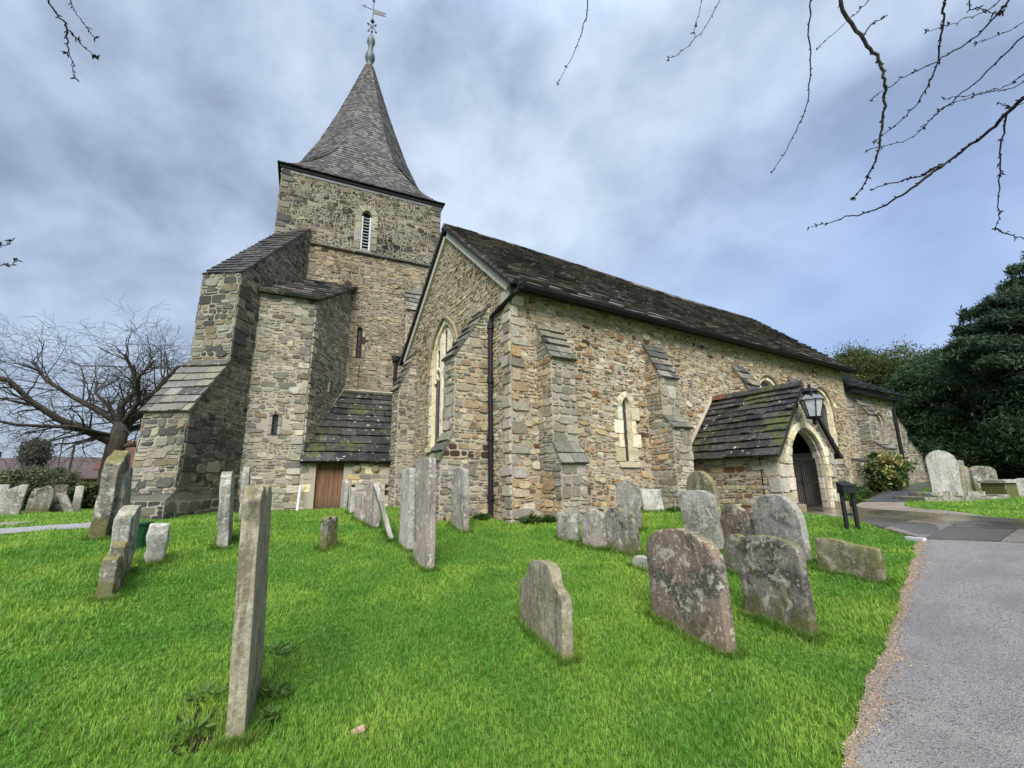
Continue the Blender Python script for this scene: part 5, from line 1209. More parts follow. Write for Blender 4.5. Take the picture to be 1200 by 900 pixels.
def clumps(ells, n_cl, per, rs, csz=.45, c0=(.05, .08, .02), c1=(.09, .12, .03), var=.35, inner=.55, flat=.6):
    """leaf positions gathered in clumps through the outer part of a set of ellipsoids"""
    g = np.random.default_rng(rs); vol = np.array([e[1][0]*e[1][1]*e[1][2] for e in ells])**.67; pick = g.choice(len(ells), n_cl, p=vol/vol.sum()); P = []; K = []
    for k in pick:
        c, r = np.array(ells[k][0]), np.array(ells[k][1]); d = g.normal(size=3); d /= np.linalg.norm(d)
        q = c+d*r*(inner+(1.06-inner)*g.random()**.6)*(1+.22*vnoise(d[0]*2.6+c[0], d[1]*2.6+c[1], d[2]*2+c[2]*.3)); q += np.array([0, 0, max(0, d[2])*g.exponential(.07)*csz/.3]); s = csz*g.uniform(.4, 1.4)
        p = q+g.normal(size=(per, 3))*np.array([s, s, s*flat]); P.append(p)
        f = g.random(); base = np.array(c0)*(1-f)+np.array(c1)*f; K.append(base*g.uniform(1-var, 1+var, size=(per, 1)))
    return np.concatenate(P), np.concatenate(K)
def branchy(b, p, d, r, L, depth, rg, grav=.0, spread=.6, segs=4, kids=(2, 4), minr=.006, taper=.55, up=.12, mat=0, flat=1.):
    pts = [p]; rads = [r]; q = p.copy(); d = d.normalized()
    for i in range(segs):
        d = (d+Vector((rg.gauss(0, .16), rg.gauss(0, .16), rg.gauss(0, .13)+up*(1 if i else 0)-grav))).normalized(); q = q+d*L/segs; pts.append(q.copy()); rads.append(max(minr, r*(1-(1-taper)*(i+1)/segs)))
    b.tube(pts, rads, mat, 6 if r > .05 else (4 if r > .018 else 3), cap=False)
    if depth <= 0: return
    n = rg.randint(*kids)
    for k in range(n):
        i = rg.randint(1, segs) if k else segs; a = d.orthogonal().normalized(); a = Matrix.Rotation(rg.uniform(0, 2*math.pi), 3, d) @ a; a.z *= flat
        nd = (d*(1-spread*.5)+a*spread*rg.uniform(.6, 1.25)).normalized()
        branchy(b, pts[i], nd, rads[i]*rg.uniform(.55, .78), L*rg.uniform(.55, .85), depth-1, rg, grav, spread, segs, kids, minr, taper, up, mat, flat)
def bare_tree():
    c = Vector((-4.25, 23.6, gz(-4.25, 23.6))); t = thing('bare_tree', tuple(c), 'leafless spreading tree beyond the hedge at far left', 'tree'); rg = random.Random(17)
    b = B(); f = c+Vector((.12, 0, 3.3)); b.tube([c+Vector((-.1, 0, -.2)), c+Vector((-.05, 0, .35)), c+Vector((0, 0, 1.2)), c+Vector((.05, 0, 2.4)), f], [.44, .36, .33, .32, .27], 0, 12); b.build('trunk', M['bark'], t, smooth=True)
    cr = Vector((.97, .18, 0)); dp = Vector((-.18, .97, 0))       # across the view and away from it
    def at(x, z, y=0.): return c+cr*x+dp*y+Vector((0, 0, z))
    limbs = [([(.0, 2.5, 0), (-.8, 3.0, -.3), (-1.7, 3.5, -.5), (-2.5, 4.2, -.6), (-3.1, 5.0, -.7), (-4.6, 5.6, -.9)], .20), ([(.1, 3.4, 0), (-.6, 4.1, .4), (-1.5, 4.8, .8), (-2.4, 5.6, 1.1), (-2.9, 6.5, 1.3)], .15),
             ([(.1, 3.5, 0), (.0, 4.4, -.3), (.35, 5.2, -.4), (.2, 6.1, -.5), (-.2, 7.0, -.5)], .17), ([(.15, 3.4, 0), (.75, 4.2, .1), (.95, 5.2, .2), (1.4, 6.3, .3), (1.7, 7.0, .4)], .19),
             ([(.15, 3.1, 0), (1.0, 3.7, .6), (1.8, 4.6, 1.0), (2.5, 5.2, 1.2), (3.2, 5.6, 1.2)], .16), ([(.0, 2.3, 0), (1.0, 2.6, -.6), (2.0, 2.9, -1.0), (2.9, 3.3, -1.2)], .12),
             ([(-.1, 2.9, 0), (-1.2, 3.1, -1.), (-2.6, 3.0, -1.7), (-3.8, 3.3, -2.)], .10), ([(.1, 3.4, 0), (-.4, 4.6, 1.4), (-.9, 5.4, 2.4), (-1.0, 6.2, 3.2)], .13), ([(.1, 3.4, 0), (.5, 4.5, -1.3), (.3, 5.4, -2.3), (.7, 6.2, -2.9)], .13)]
    limbs = [([(x, 2.3+(z-2.3)*.80, y) for x, z, y in q], r_*.82) for q, r_ in limbs]
    for pts, r in limbs:
        b = B(); P = [at(x, z, y) for x, z, y in pts]; n = len(P); b.tube(P, [r*(1-.62*i/(n-1)) for i in range(n)], 0, 8, cap=False)
        for i in range(1, n):
            d = (P[i]-P[i-1]).normalized()
            for k in range(6 if i < n-1 else 9):
                s = rg.random(); p = P[i-1].lerp(P[i], s); a = d.orthogonal().normalized(); a = Matrix.Rotation(rg.uniform(0, 6.28), 3, d) @ a
                nd = (d*.55+a*rg.uniform(.5, 1.)+Vector((0, 0, .15))).normalized()
                branchy(b, p, nd, r*.28*(1-.5*i/n), rg.uniform(.9, 1.5), 3, rg, grav=.03, spread=.8, segs=4, kids=(2, 3), minr=.005, up=.03, flat=.6)
        b.build('limb', M['bark'], t)
bare_tree()
def leafy(name, base, trunk_h, ells, n_cl, per, csz, lsz, c0, c1, label, rs, group=None, asp=1.6, inner=.5, flat=.6, tr=.25, up=0, cat='tree'):
    t = thing(name, base, label, cat, group); b = B(); p = Vector(base)
    top = Vector(ells[0][0]); b.tube([p-Vector((0, 0, .3)), p.lerp(top, .3)+Vector((.1, 0, 0)), p.lerp(top, .7), top], [tr, tr*.8, tr*.55, tr*.25], 0, 8)
    rg = random.Random(rs)
    for e in ells[:10]:
        b.tube([p.lerp(top, rg.uniform(.25, .7)), Vector(e[0])], [tr*.4, tr*.12], 0, 6)
    b.build('trunk', M['bark'], t)
    P, K = clumps(ells, n_cl, per, rs, csz, c0, c1, inner=inner, flat=flat); leafmesh('crown', P, lsz*np.random.default_rng(rs).uniform(.6, 1.3, len(P)), K, M['leaf'], t, asp=asp, rs=rs, up=up)
    return t
G = 'evergreen trees east of the church'
def gy(x, y): return (x, y, gz(x, y))
leafy('holm_oak', gy(31.5, 10.6), 3, [((31.5, 10.6, 4.4), (2.6, 2.4, 2.6)), ((30.6, 11.6, 3.4), (2.0, 1.6, 2.6)), ((32.2, 9.3, 4.0), (2.2, 1.6, 2.4)), ((31, 10.6, 2.0), (2.8, 2.8, 2.4)), ((31.2, 9.2, 5.9), (1.5, 1.3, 1.4)), ((31.6, 11.3, 6.3), (1.3, 1.3, 1.3)), ((30.8, 12.6, 4.2), (1.4, 1.3, 1.9))], 700, 240, .34, .066, (.052, .074, .018), (.115, .142, .036), 'rounded olive green evergreen tree rising behind the chapel roof', 31, G, tr=.35)
leafy('yew_tree', gy(28.6, 6.9), 2, [((28.6, 6.9, 3.2), (2.4, 2.2, 2.6)), ((28.0, 7.9, 1.6), (1.8, 1.4, 1.9)), ((28.2, 5.8, 1.5), (2.0, 1.7, 1.8)), ((29.3, 6.0, 4.0), (1.8, 1.8, 1.9)), ((27.4, 6.6, 1.0), (1.5, 1.5, 1.3))], 700, 270, .32, .052, (.024, .052, .020), (.062, .108, .038), 'dark bushy yew between the holm oak and the layered cedar', 32, G, asp=4., tr=.4, up=.3)
leafy('yew_tree', gy(27.5, 2.6), 2, [((27.5, 2.6, 2.6), (2.3, 2.6, 2.6)), ((26.6, 3.9, 1.4), (1.7, 1.5, 1.5)), ((27.8, 1.0, 3.0), (2.0, 2.0, 2.6)), ((28.4, 4.0, 3.6), (1.8, 1.8, 2.0)), ((26.4, 2.4, 1.1), (1.4, 1.8, 1.3))], 700, 270, .32, .052, (.019, .043, .020), (.050, .090, .036), 'very dark yew under the cedar at the right edge', 33, G, asp=4., tr=.4, up=.3)
def cedar():
    base = gy(31.0, 1.9); t = thing('cedar_tree', base, 'tall cedar with flat layered boughs at the right edge', 'tree', G); g = np.random.default_rng(4); rg = random.Random(4)
    b = B(); p = Vector(base); b.tube([p-Vector((0, 0, .3)), p+Vector((0, 0, 4)), p+Vector((.2, .1, 9)), p+Vector((.2, .2, 13))], [.55, .45, .3, .08], 0, 10); P = []; K = []; D = []
    z = 2.2
    while z < 11:
        L0 = max(.9, min(6.6, 10.9-.95*z)); 
        for k in range(5):
            a = rg.uniform(0, 2*math.pi) if k > 2 else math.radians(rg.uniform(85, 185)); L = L0*rg.uniform(.7, 1.08); zz = z+rg.uniform(-.4, .4); d = Vector((math.cos(a), math.sin(a), 0)); s_ = Vector((-d.y, d.x, 0)); o = p+Vector((.1, .1, zz))
            dz = lambda f: .9*f*L*.28-.55*f*f*L*.30
            b.tube([o+d*L*f+Vector((0, 0, dz(f))) for f in (0, .35, .7, 1)], [.13, .09, .05, .02], 0, 5)
            n = int(2900*L/5); f = np.sqrt(g.uniform(.03, 1., n)); wd = .42*L*(f**.5)*(1.15-f)+.12; sx = g.normal(size=n)*wd*.45
            q = np.array(o)[None]+np.outer(f*L, np.array(d))+np.outer(sx, np.array(s_)); q[:, 2] += np.array([dz(v) for v in f])+g.normal(size=n)*.12-np.abs(sx)*.25+.06
            q += g.normal(size=(n, 3))*.05; P.append(q); cc = np.array([.024, .048, .023])*(1-(u := g.random()))+np.array([.056, .095, .042])*u; K.append(cc*g.uniform(.65, 1.35, size=(n, 1)))
        z += .40
    b.build('trunk', M['bark'], t); P = np.concatenate(P); K = np.concatenate(K); leafmesh('crown', P, .055*g.uniform(.6, 1.5, len(P)), K, M['leaf'], t, asp=4., rs=5, up=.25)
cedar()
# a dense dark belt of trees closing the view beyond them
leafy('yew_tree', gy(36, 6), 2, [((36, 6, 3.2), (2.5, 4.2, 2.8)), ((36, 1.5, 3.4), (2.5, 4, 3.4)), ((35, 11, 2.6), (2.5, 3, 2.4))], 420, 150, .5, .14, (.010, .022, .011), (.020, .038, .018), 'dark yew mass closing the view behind the nearer yews', 35, G, tr=.5, inner=.3)
leafy('conifer_tree', gy(-15.0, 55), 2, [((-15.0, 55, 3.0), (.85, .85, 1.1)), ((-15.05, 55, 2.0), (.6, .6, 1.0))], 120, 90, .2, .10, (.085, .095, .08), (.12, .125, .10), 'small rounded conifer standing before the distant roofs', 36, tr=.14)
leafy('garden_bush', gy(-13.9, 52), 1, [((-13.9, 52, .7), (2.1, 1.2, .9)), ((-12.6, 52, .4), (1.5, 1, .7)), ((-15.3, 52, .5), (1.2, 1, .7))], 160, 80, .28, .12, (.09, .11, .06), (.14, .15, .075), 'broad pale green bush in front of the distant roofs', 37, tr=.08, cat='bush')
def hedge():
    g = np.random.default_rng(8); a, e = np.array([-10.5, 19.6]), np.array([-1.8, 22.2]); n = 26000; s = g.random(n); w = g.normal(size=n)*.30; h = .80+.07*np.sin(s*29)+.06*np.sin(s*63+1)
    z = h*np.clip(g.random(n)**.7+g.normal(size=n)*.03, 0, 1.1); d = (e-a)/np.linalg.norm(e-a); P = np.stack([a[0]+(e-a)[0]*s-d[1]*w, a[1]+(e-a)[1]*s+d[0]*w, z], 1); P[:, 2] += ground_z(P[:, 0], P[:, 1])
    cl = np.array([vnoise(u*14, v*3, 2) for u, v in zip(s[::1], z)]); f = np.clip(cl*.9+.5, 0, 1)[:, None]; K = np.array([.022, .045, .012])*(1-f)+np.array([.065, .10, .025])*f; K = K*g.uniform(.6, 1.3, size=(n, 1))
    c = (-6.2, 20.9, gz(-6.2, 20.9)); t = thing('clipped_hedge', c, 'green clipped hedge running behind the far left headstones', 'hedge'); leafmesh('foliage', P, .075*g.uniform(.6, 1.4, n), K, M['leaf'], t, asp=1.5, rs=9)
    b = B(); 
    for k in range(24):
        q = a+(e-a)*(k+.5)/24; z0 = gz(*q); b.tube([(q[0], q[1], z0-.1), (q[0]+.05, q[1], z0+.3), (q[0]+.1*math.sin(k*3), q[1]+.1, z0+.6)], [.03, .02, .01], 0, 5)
    b.build('stems', M['bark'], t)
hedge()
leafy('round_shrub', gy(-2.15, 16.6), .5, [((-2.15, 16.6, -.25), (.42, .4, .42)), ((-1.85, 16.7, -.35), (.35, .35, .32))], 110, 60, .09, .07, (.016, .034, .010), (.036, .062, .018), 'dark round shrub left of the great corner buttress', 38, tr=.05, cat='shrub', inner=.3)
def house(name, c, az, L, D, ze, zr, mats, label, wins=(), chim=None):
    z0 = gz(c[0], c[1]); t = thing(name, (c[0], c[1], z0), label, 'house', 'houses beyond the churchyard hedge'); M_ = Matrix.Translation((c[0], c[1], 0)) @ Matrix.Rotation(R(-az), 4, 'Z')
    b = B(); b.prism([M_ @ Vector(p) for p in ((-L/2, -D/2, z0-.5), (-L/2, D/2, z0-.5), (-L/2, D/2, ze), (-L/2, 0, zr-.1), (-L/2, -D/2, ze))], M_.to_3x3() @ Vector((L, 0, 0)), 0); b.build('wall', mats[0], t, fix=True)
    r_ = B()
    for s_ in (-1, 1): r_.prism([M_ @ Vector(p) for p in ((-L/2-.25, s_*(D/2+.35), ze-.22), (L/2+.25, s_*(D/2+.35), ze-.22), (L/2+.25, s_*.0, zr), (-L/2-.25, s_*.0, zr))], (0, 0, .14), 0)
    o = r_.build('roof', mats[1], t, fix=True)
    if chim is not None: k = B(); k.box((chim-.3, -.25, zr-.3), (chim+.3, .25, zr+.75), 0, M=M_); k.build('chimney', mats[0], o)
    for x, z, w, h in wins:
        f = B(); f.box((x-w/2, -D/2-.06, z), (x+w/2, -D/2-.004, z+h), 0, M=M_); fo = f.build('window', M['render_white'], t)
        for i in range(2):
            for j in range(2): p = B(); cx = x-w/2+w*(i+.5)/2; cz = z+h*(j+.5)/2; p.box((cx-w*.2, -D/2-.075, cz-h*.2), (cx+w*.2, -D/2-.062, cz+h*.2), 0, M=M_); p.build('pane', M['glass'], fo)
house('bungalow', (-22.5, 64), 14, 12, 7, 1.2, 2.75, (M['brick'], M['tile_grey']), 'low house with weathered tiled roof, leftmost beyond the hedge', [(-2, -.3, 1.4, 1.1), (2.5, -.3, 1.4, 1.1)], 2.5)
house('bungalow', (-13.4, 63.5), 12, 8.4, 6.5, 1.0, 2.95, (M['brick'], M['tile_grey']), 'house with plain grey brown roof behind the bare tree', [(-1.5, -.5, 1.4, 1.1)])
house('brick_house', (-6.0, 51.5), 12, 6.0, 6, 1.55, 3.9, (M['brick'], M['tile_red']), 'red brick house with white window beside the church buttress', [(-2.25, .62, .8, .95)])
def pole():
    z = gz(-14.2, 62); b = B(); b.tube([(-13.6, 59, gz(-13.6, 59)), (-13.55, 59, 4.1)], [.12, .09], 0, 8); tag(b.build('utility_pole', M['bark'], origin=(-13.6, 59, z)), 'thin wooden utility pole beside the grey brown roof', 'pole')
pole()
# ------------------------------------------------------------------ cherry tree whose branches hang into the view
TW = {
 'b1': [(1.756, 1.78, 3.3), (1.764, 1.828, 3.149), (1.725, 1.918, 2.941), (1.659, 2.027, 2.735)],
 'b2': [(2.271, 1.267, 3.061), (2.264, 1.358, 2.865)],
 'b3': [(2.368, 1.19, 3.039), (2.296, 1.402, 2.833), (2.246, 1.551, 2.818)],
 'b4': [(2.577, 0.806, 2.738), (2.596, 0.877, 2.364), (2.616, 0.941, 2.129), (2.606, 1.079, 1.914), (2.606, 1.178, 1.833)],
 'b5': [(2.658, 0.704, 2.676), (2.711, 0.659, 2.351), (2.76, 0.625, 2.163), (2.795, 0.654, 1.997), (2.818, 0.726, 1.761), (2.841, 0.793, 1.654), (2.854, 0.891, 1.557)],
 'b5b': [(2.736, 0.594, 2.602), (2.749, 0.715, 2.577), (2.742, 0.882, 2.542)],
 'b5c': [(2.705, 0.66, 2.37), (2.721, 0.617, 2.423), (2.77, 0.58, 2.449)],
 'b6': [(2.879, 0.349, 2.416), (2.915, 0.384, 2.347), (2.947, 0.442, 2.196), (2.976, 0.513, 2.061), (2.995, 0.628, 1.974), (2.997, 0.794, 1.916)],
 'b7': [(2.995, 0.168, 2.286), (3.024, 0.312, 2.213), (3.043, 0.473, 2.22), (3.056, 0.629, 2.251), (3.063, 0.778, 2.243)],
 'b7b': [(3.043, 0.209, 2.34), (3.073, 0.325, 2.375), (3.091, 0.489, 2.47)],
 'b7c': [(2.986, 0.294, 2.399), (3.028, 0.272, 2.347), (3.071, 0.236, 2.303), (3.113, 0.212, 2.315)],
 'b8': [(3.096, 0.156, 2.12), (3.118, 0.374, 2.023), (3.137, 0.521, 1.981), (3.149, 0.674, 1.923), (3.143, 0.867, 1.992)],
 'b9': [(3.194, 0.194, 1.999), (3.228, 0.279, 1.986), (3.256, 0.394, 2.048), (3.279, 0.519, 2.135)],
 'b9b': [(3.144, 0.202, 1.906), (3.169, 0.366, 1.978), (3.186, 0.533, 2.03)],
 'b10': [(3.197, 0.148, 2.261), (3.222, 0.34, 2.314)],
 'b11': [(2.993, 0.205, 1.745), (3.016, 0.377, 1.661), (3.033, 0.537, 1.62), (3.054, 0.641, 1.625), (3.043, 0.851, 1.665)],
 'b12': [(3.033, 0.537, 1.62), (2.97, 0.647, 1.533), (2.971, 0.812, 1.498), (2.955, 1.002, 1.523), (2.939, 1.162, 1.55)],
 'b13': [(3.006, 0.286, 1.7), (3.04, 0.351, 1.515), (3.074, 0.4, 1.292), (3.11, 0.434, 1.203)],
 'b13b': [(3.11, .434, 1.203), (3.036, 0.383, 1.116), (3.081, 0.346, 1.093)],
 'b14': [(3.092, 0.217, 1.768), (3.124, 0.316, 1.859)],
 't1': [(-0.943, 2.423, 2.16), (-0.884, 2.477, 2.098), (-0.837, 2.525, 2.068), (-0.782, 2.574, 2.055)],
 't1b': [(-0.874, 2.449, 2.074), (-0.858, 2.486, 1.979), (-0.829, 2.527, 1.871)],
 't2': [(-0.902, 2.492, 2.269), (-0.872, 2.534, 2.224), (-0.822, 2.582, 2.183)],
 't3': [(-0.979, 2.623, 1.026), (-0.952, 2.665, 1.068)],
 't4': [(-0.966, 2.628, 0.937), (-0.924, 2.675, 0.989)]}
HANG = dict(b1=[(1.55, 1.0, 3.95), (1.7, 1.6, 3.6)], b2=[(2.1, .62, 3.75), (2.25, 1.1, 3.35)], b3=[(2.1, .62, 3.75), (2.33, 1.0, 3.3)], b4=[(2.75, 0, 3.3), (2.6, .6, 3.1)], b5=[(2.75, 0, 3.3), (2.66, .5, 3.05)], b5b=[(2.75, 0, 3.3), (2.74, .4, 2.8)],
  b6=[(3.0, -.4, 2.85), (2.92, .1, 2.65)], b7=[(3.0, -.4, 2.85), (3.0, -.1, 2.5)], b7b=[(3.0, -.4, 2.85), (3.03, 0, 2.5)], b7c=[(3.0, -.4, 2.85), (2.98, .1, 2.6)], b8=[(3.05, -.75, 2.4), (3.08, -.2, 2.2)], b9=[(3.05, -.75, 2.4), (3.15, -.1, 2.1)], b9b=[(3.05, -.75, 2.4), (3.1, -.1, 2.0)], b10=[(3.05, -.75, 2.4), (3.15, -.2, 2.3)],
  b11=[(3.05, -.75, 2.2), (3.0, -.2, 1.9)], b14=[(3.05, -.75, 2.2), (3.08, -.1, 1.9)], b13=[(3.0, -.2, 1.9), (3.0, .15, 1.78)], t1=[(-1.15, 1.9, 2.9), (-1.02, 2.3, 2.35)], t2=[(-1.15, 1.9, 2.9), (-.95, 2.4, 2.45)], t3=[(-1.15, 1.9, 2.9), (-1.35, 2.3, 1.7), (-1.12, 2.5, 1.05)], t4=[(-1.35, 2.3, 1.7), (-1.2, 2.5, 1.0)])
RAD = dict(b5=.0135, b11=.0125, b6=.008, b12=.008, b4=.0062, b13=.0065, b7=.0065, b8=.0055, t1=.006, b1=.0065)
def spline(P, n=6):
    P = [Vector(p) for p in P]
    if len(P) < 3: return [P[0].lerp(P[-1], i/n) for i in range(n+1)]
    out = []
    for i in range(len(P)-1):
        p0, p1, p2, p3 = P[max(0, i-1)], P[i], P[i+1], P[min(len(P)-1, i+2)]
        for k in range(n):
            t = k/n; out.append(.5*((2*p1)+(p2-p0)*t+(2*p0-5*p1+4*p2-p3)*t*t+(3*p1-p0-3*p2+p3)*t**3))
    return out+[P[-1]]
def cherry():
    base = gy(4.7, -4.2); t = thing('cherry_tree', base, 'bare cherry tree with budding branches hanging over the top of the view', 'tree'); rg = random.Random(12); p = Vector(base)
    b = B(); b.tube(spline([p-Vector((0, 0, .3)), p+Vector((-.05, .1, .8)), p+Vector((-.3, .5, 1.9)), (4.0, -3.2, 1.2)], 5), [.24-.005*i for i in range(16)], 0, 12, cap=False); b.build('trunk', M['twig'], t, smooth=True)
    for P, r in (([(4.0, -3.2, 1.2), (3.5, -1.9, 2.2), (3.05, -.75, 2.4), (3.0, -.2, 2.0)], .075), ([(4.0, -3.2, 1.2), (3.4, -1.6, 2.7), (3.0, -.4, 3.05), (2.75, 0, 3.4), (2.1, .62, 3.9), (1.55, 1.0, 4.1), (.4, 1.0, 4.2), (-.7, 1.3, 3.7), (-1.15, 1.9, 2.9)], .09)):
        b = B(); q = spline(P, 6); n = len(q); b.tube(q, [r*(1-.8*i/(n-1)) for i in range(n)], 0, 8, cap=False)
        b.build('limb', M['twig'], t, smooth=True)
    for k, P in TW.items():
        P = HANG.get(k, [])+P; q = spline(P, 7); n = len(q); r = RAD.get(k, .0042); b = B()
        q = [v+Vector((rg.gauss(0, .0035), rg.gauss(0, .0035), rg.gauss(0, .0035))) for v in q]
        b.tube(q, [max(.0017, r*(1-.80*(i/(n-1))**.9)) for i in range(n)], 0, 7, cap=False)
        for i in range(2, n):       # spurs and buds
            d = (q[i]-q[i-1]).normalized()
            for _ in range(rg.choice((0, 1, 1, 2))):
                c = q[i-1].lerp(q[i], rg.random()); a = Matrix.Rotation(rg.uniform(0, 6.28), 3, d) @ d.orthogonal().normalized(); L = rg.uniform(.005, .013); rr = max(.0019, r*.38)
                b.tube([c, c+a*L*.45+d*L*.3, c+a*L*.8+d*L*.8, c+a*L+d*L*1.25], [rr*.8, rr*.9, rr*1.15, .0005], 0, 5)
            if rg.random() < .10 or i == n-1:
                c = q[i]
                for m in range(rg.randint(3, 5)):
                    a = Matrix.Rotation(rg.uniform(0, 6.28), 3, d) @ d.orthogonal().normalized(); L = rg.uniform(.011, .021)
                    b.tube([c, c+a*L*.5+d*L*.2, c+a*L+d*L*.55], [.0022, .0034, .0006], 0, 5)
        b.build('branch', M['twig'], t)
cherry()

# ------------------------------------------------------------------ low plants
def plant(name, x, y, r, h, n, lsz, c0, c1, label, rs, group=None, cat='plant', asp=3., blossom=None, up=-.6, z=None):
    g = np.random.default_rng(rs); z0 = gz(x, y) if z is None else z; a = g.random(n)*2*np.pi; q = r*np.sqrt(g.random(n)); zz = h*g.random(n)*(1-.6*(q/r)**2)
    P = np.stack([x+q*np.cos(a), y+q*np.sin(a), z0+.01+zz], 1); f = g.random((n, 1)); K = np.array(c0)*(1-f)+np.array(c1)*f; K = K*g.uniform(.7, 1.25, size=(n, 1))
    D = np.stack([np.cos(a), np.sin(a), np.full(n, .7)], 1)
    if blossom: m = g.random(n) < blossom[0]; K[m] = blossom[1]
    t = leafmesh(name, P, lsz*g.uniform(.6, 1.3, n), K, M['leaf'], origin=(x, y, z0), asp=asp, rs=rs, dirs=D)
    return tag(t, label, cat, group)
gd, gl = (.022, .060, .010), (.070, .135, .025)
t = leafy('variegated_shrub', gy(19.3, 6.75), .5, [((19.3, 6.75, .15), (.65, .5, .62)), ((19.9, 6.9, .0), (.55, .4, .5)), ((18.9, 6.6, .0), (.4, .4, .5)), ((19.6, 6.6, .35), (.5, .4, .35))], 150, 70, .13, .085, (.03, .065, .014), (.11, .16, .04), 'bushy green shrub with yellow leaves at the chapel wall', 41, tr=.04, cat='shrub', inner=.35)
P, K = clumps([((18.9, 6.35, .25), (.35, .25, .4))], 26, 60, 43, .10, (.20, .20, .055), (.34, .31, .11)); leafmesh('pale_leaves', P, .075, K, M['leaf'], t, rs=44)
BG = 'plants in the bed by the porch'
for i, (x, y, r, h, lb) in enumerate([(12.55, 5.75, .32, .62, 'tall leafy bed plant nearest the porch jamb'), (13.3, 5.85, .36, .50, 'bushy bed plant second from the porch'), (14.0, 6.05, .36, .42, 'flowering bed plant in front of the blocked arch'), (14.7, 6.2, .38, .42, 'yellow flowered bed plant before the blocked arch right side'), (15.6, 6.4, .36, .30, 'low bed plant beside the far wall buttress foot'), (16.5, 6.55, .34, .26, 'lowest bed plant at the far end of the bed')]):
    plant('bed_plant', x, y, r*1.15, h*1.45, 900, .05, gd, gl, lb, 50+i, BG, asp=2., blossom=((0, .02, .03, .05, .03, .02)[i], (.55, .48, .12) if i % 2 else (.55, .52, .5)))
plant('bed_plant', 13.0, 5.45, .22, .26, 420, .045, gd, gl, 'small low bed plant at the paving edge', 57, BG, asp=2., blossom=(.04, (.55, .52, .5)))
WG = 'weeds at the foot of the walls'
for i, (x, y, r, h, lb) in enumerate([(4.75, 7.08, .22, .16, 'leafy weed tuft at the aisle corner by the downpipe'), (5.02, 6.95, .16, .12, 'small weed left of the first aisle buttress'), (7.55, 6.98, .26, .10, 'weeds below the lancet window'), (8.0, 6.42, .22, .10, 'weeds around the foot of the pale leaning slab'), (4.2, 8.02, .16, .09, 'weeds at the foot of the gable by the downpipe')]):
    plant('wall_weed', x, y, r, h, 260, .035, gd, gl, lb, 60+i, WG, cat='weed', asp=4.)
NG = 'weeds round the near headstone'
for i, (x, y, r, h, lb) in enumerate([(-.08, 3.55, .14, .10, 'broad leaved weed left of the near headstone foot'), (.0, 3.95, .16, .10, 'broad leaved weeds left behind the near headstone'), (.40, 3.80, .12, .12, 'weed right of the near headstone'), (.42, 4.35, .16, .10, 'spotted weed patch right behind the near headstone'), (.33, 3.5, .07, .14, 'narrow leaved weed at right of the near headstone foot')]):
    plant('lawn_weed', x, y, r*.85, h*.8, 70, .020, (.08, .16, .035), (.15, .24, .06), lb, 70+i, NG, cat='weed', asp=3.6)
def soil():
    rg = random.Random(3); b = B(); cs = [(-.02, 3.50, .15, .10), (-.03, 3.78, .13, .09), (.33, 3.62, .07, .12)]
    for cx, cy, rx, ry in cs:
        n = 18; vs = [(cx, cy, gz(cx, cy)+.012)]
        for i in range(n): a = i/n*6.283; k = rg.uniform(.7, 1.2); x, y = cx+rx*k*math.cos(a), cy+ry*k*math.sin(a); vs.append((x, y, gz(x, y)+.003))
        b.add(vs, [(0, i+1, (i+1) % n+1) for i in range(n)], 0)
    tag(b.build('bare_soil', M['soil']), kind='stuff')
soil()
# fallen pale leaves on the lawn
def litter():
    g = np.random.default_rng(5); spots = [(1.72, 3.0), (1.2, 4.6), (4.3, 3.4), (.2, 4.9), (2.7, 4.7), (3.6, 4.6), (1.0, 6.2), (-.4, 4.9), (2.9, 2.2), (4.4, 2.3)]
    for i, (x, y) in enumerate(spots):
        b = B(); a = g.random()*6.28; s = .022; z = gz(x, y)+.035; d = Vector((math.cos(a), math.sin(a), .2)); e = Vector((-d.y, d.x, .1)); c = Vector((x, y, z))
        b.add([c-d*s, c+e*s*.45-d*s*.1, c+e*s*.3+d*s*.5, c+d*s, c-e*s*.3+d*s*.5+Vector((0, 0, .006)), c-e*s*.45-d*s*.1+Vector((0, 0, .006))], [(0, 1, 2, 3, 4, 5)], 0, (.30, .32, .16))
        o = b.build('fallen_leaf', M['leaf'], origin=tuple(c)); tag(o, 'tiny pale fallen leaf lying on the lawn grass', 'leaf', 'fallen leaves on the lawn')
litter()

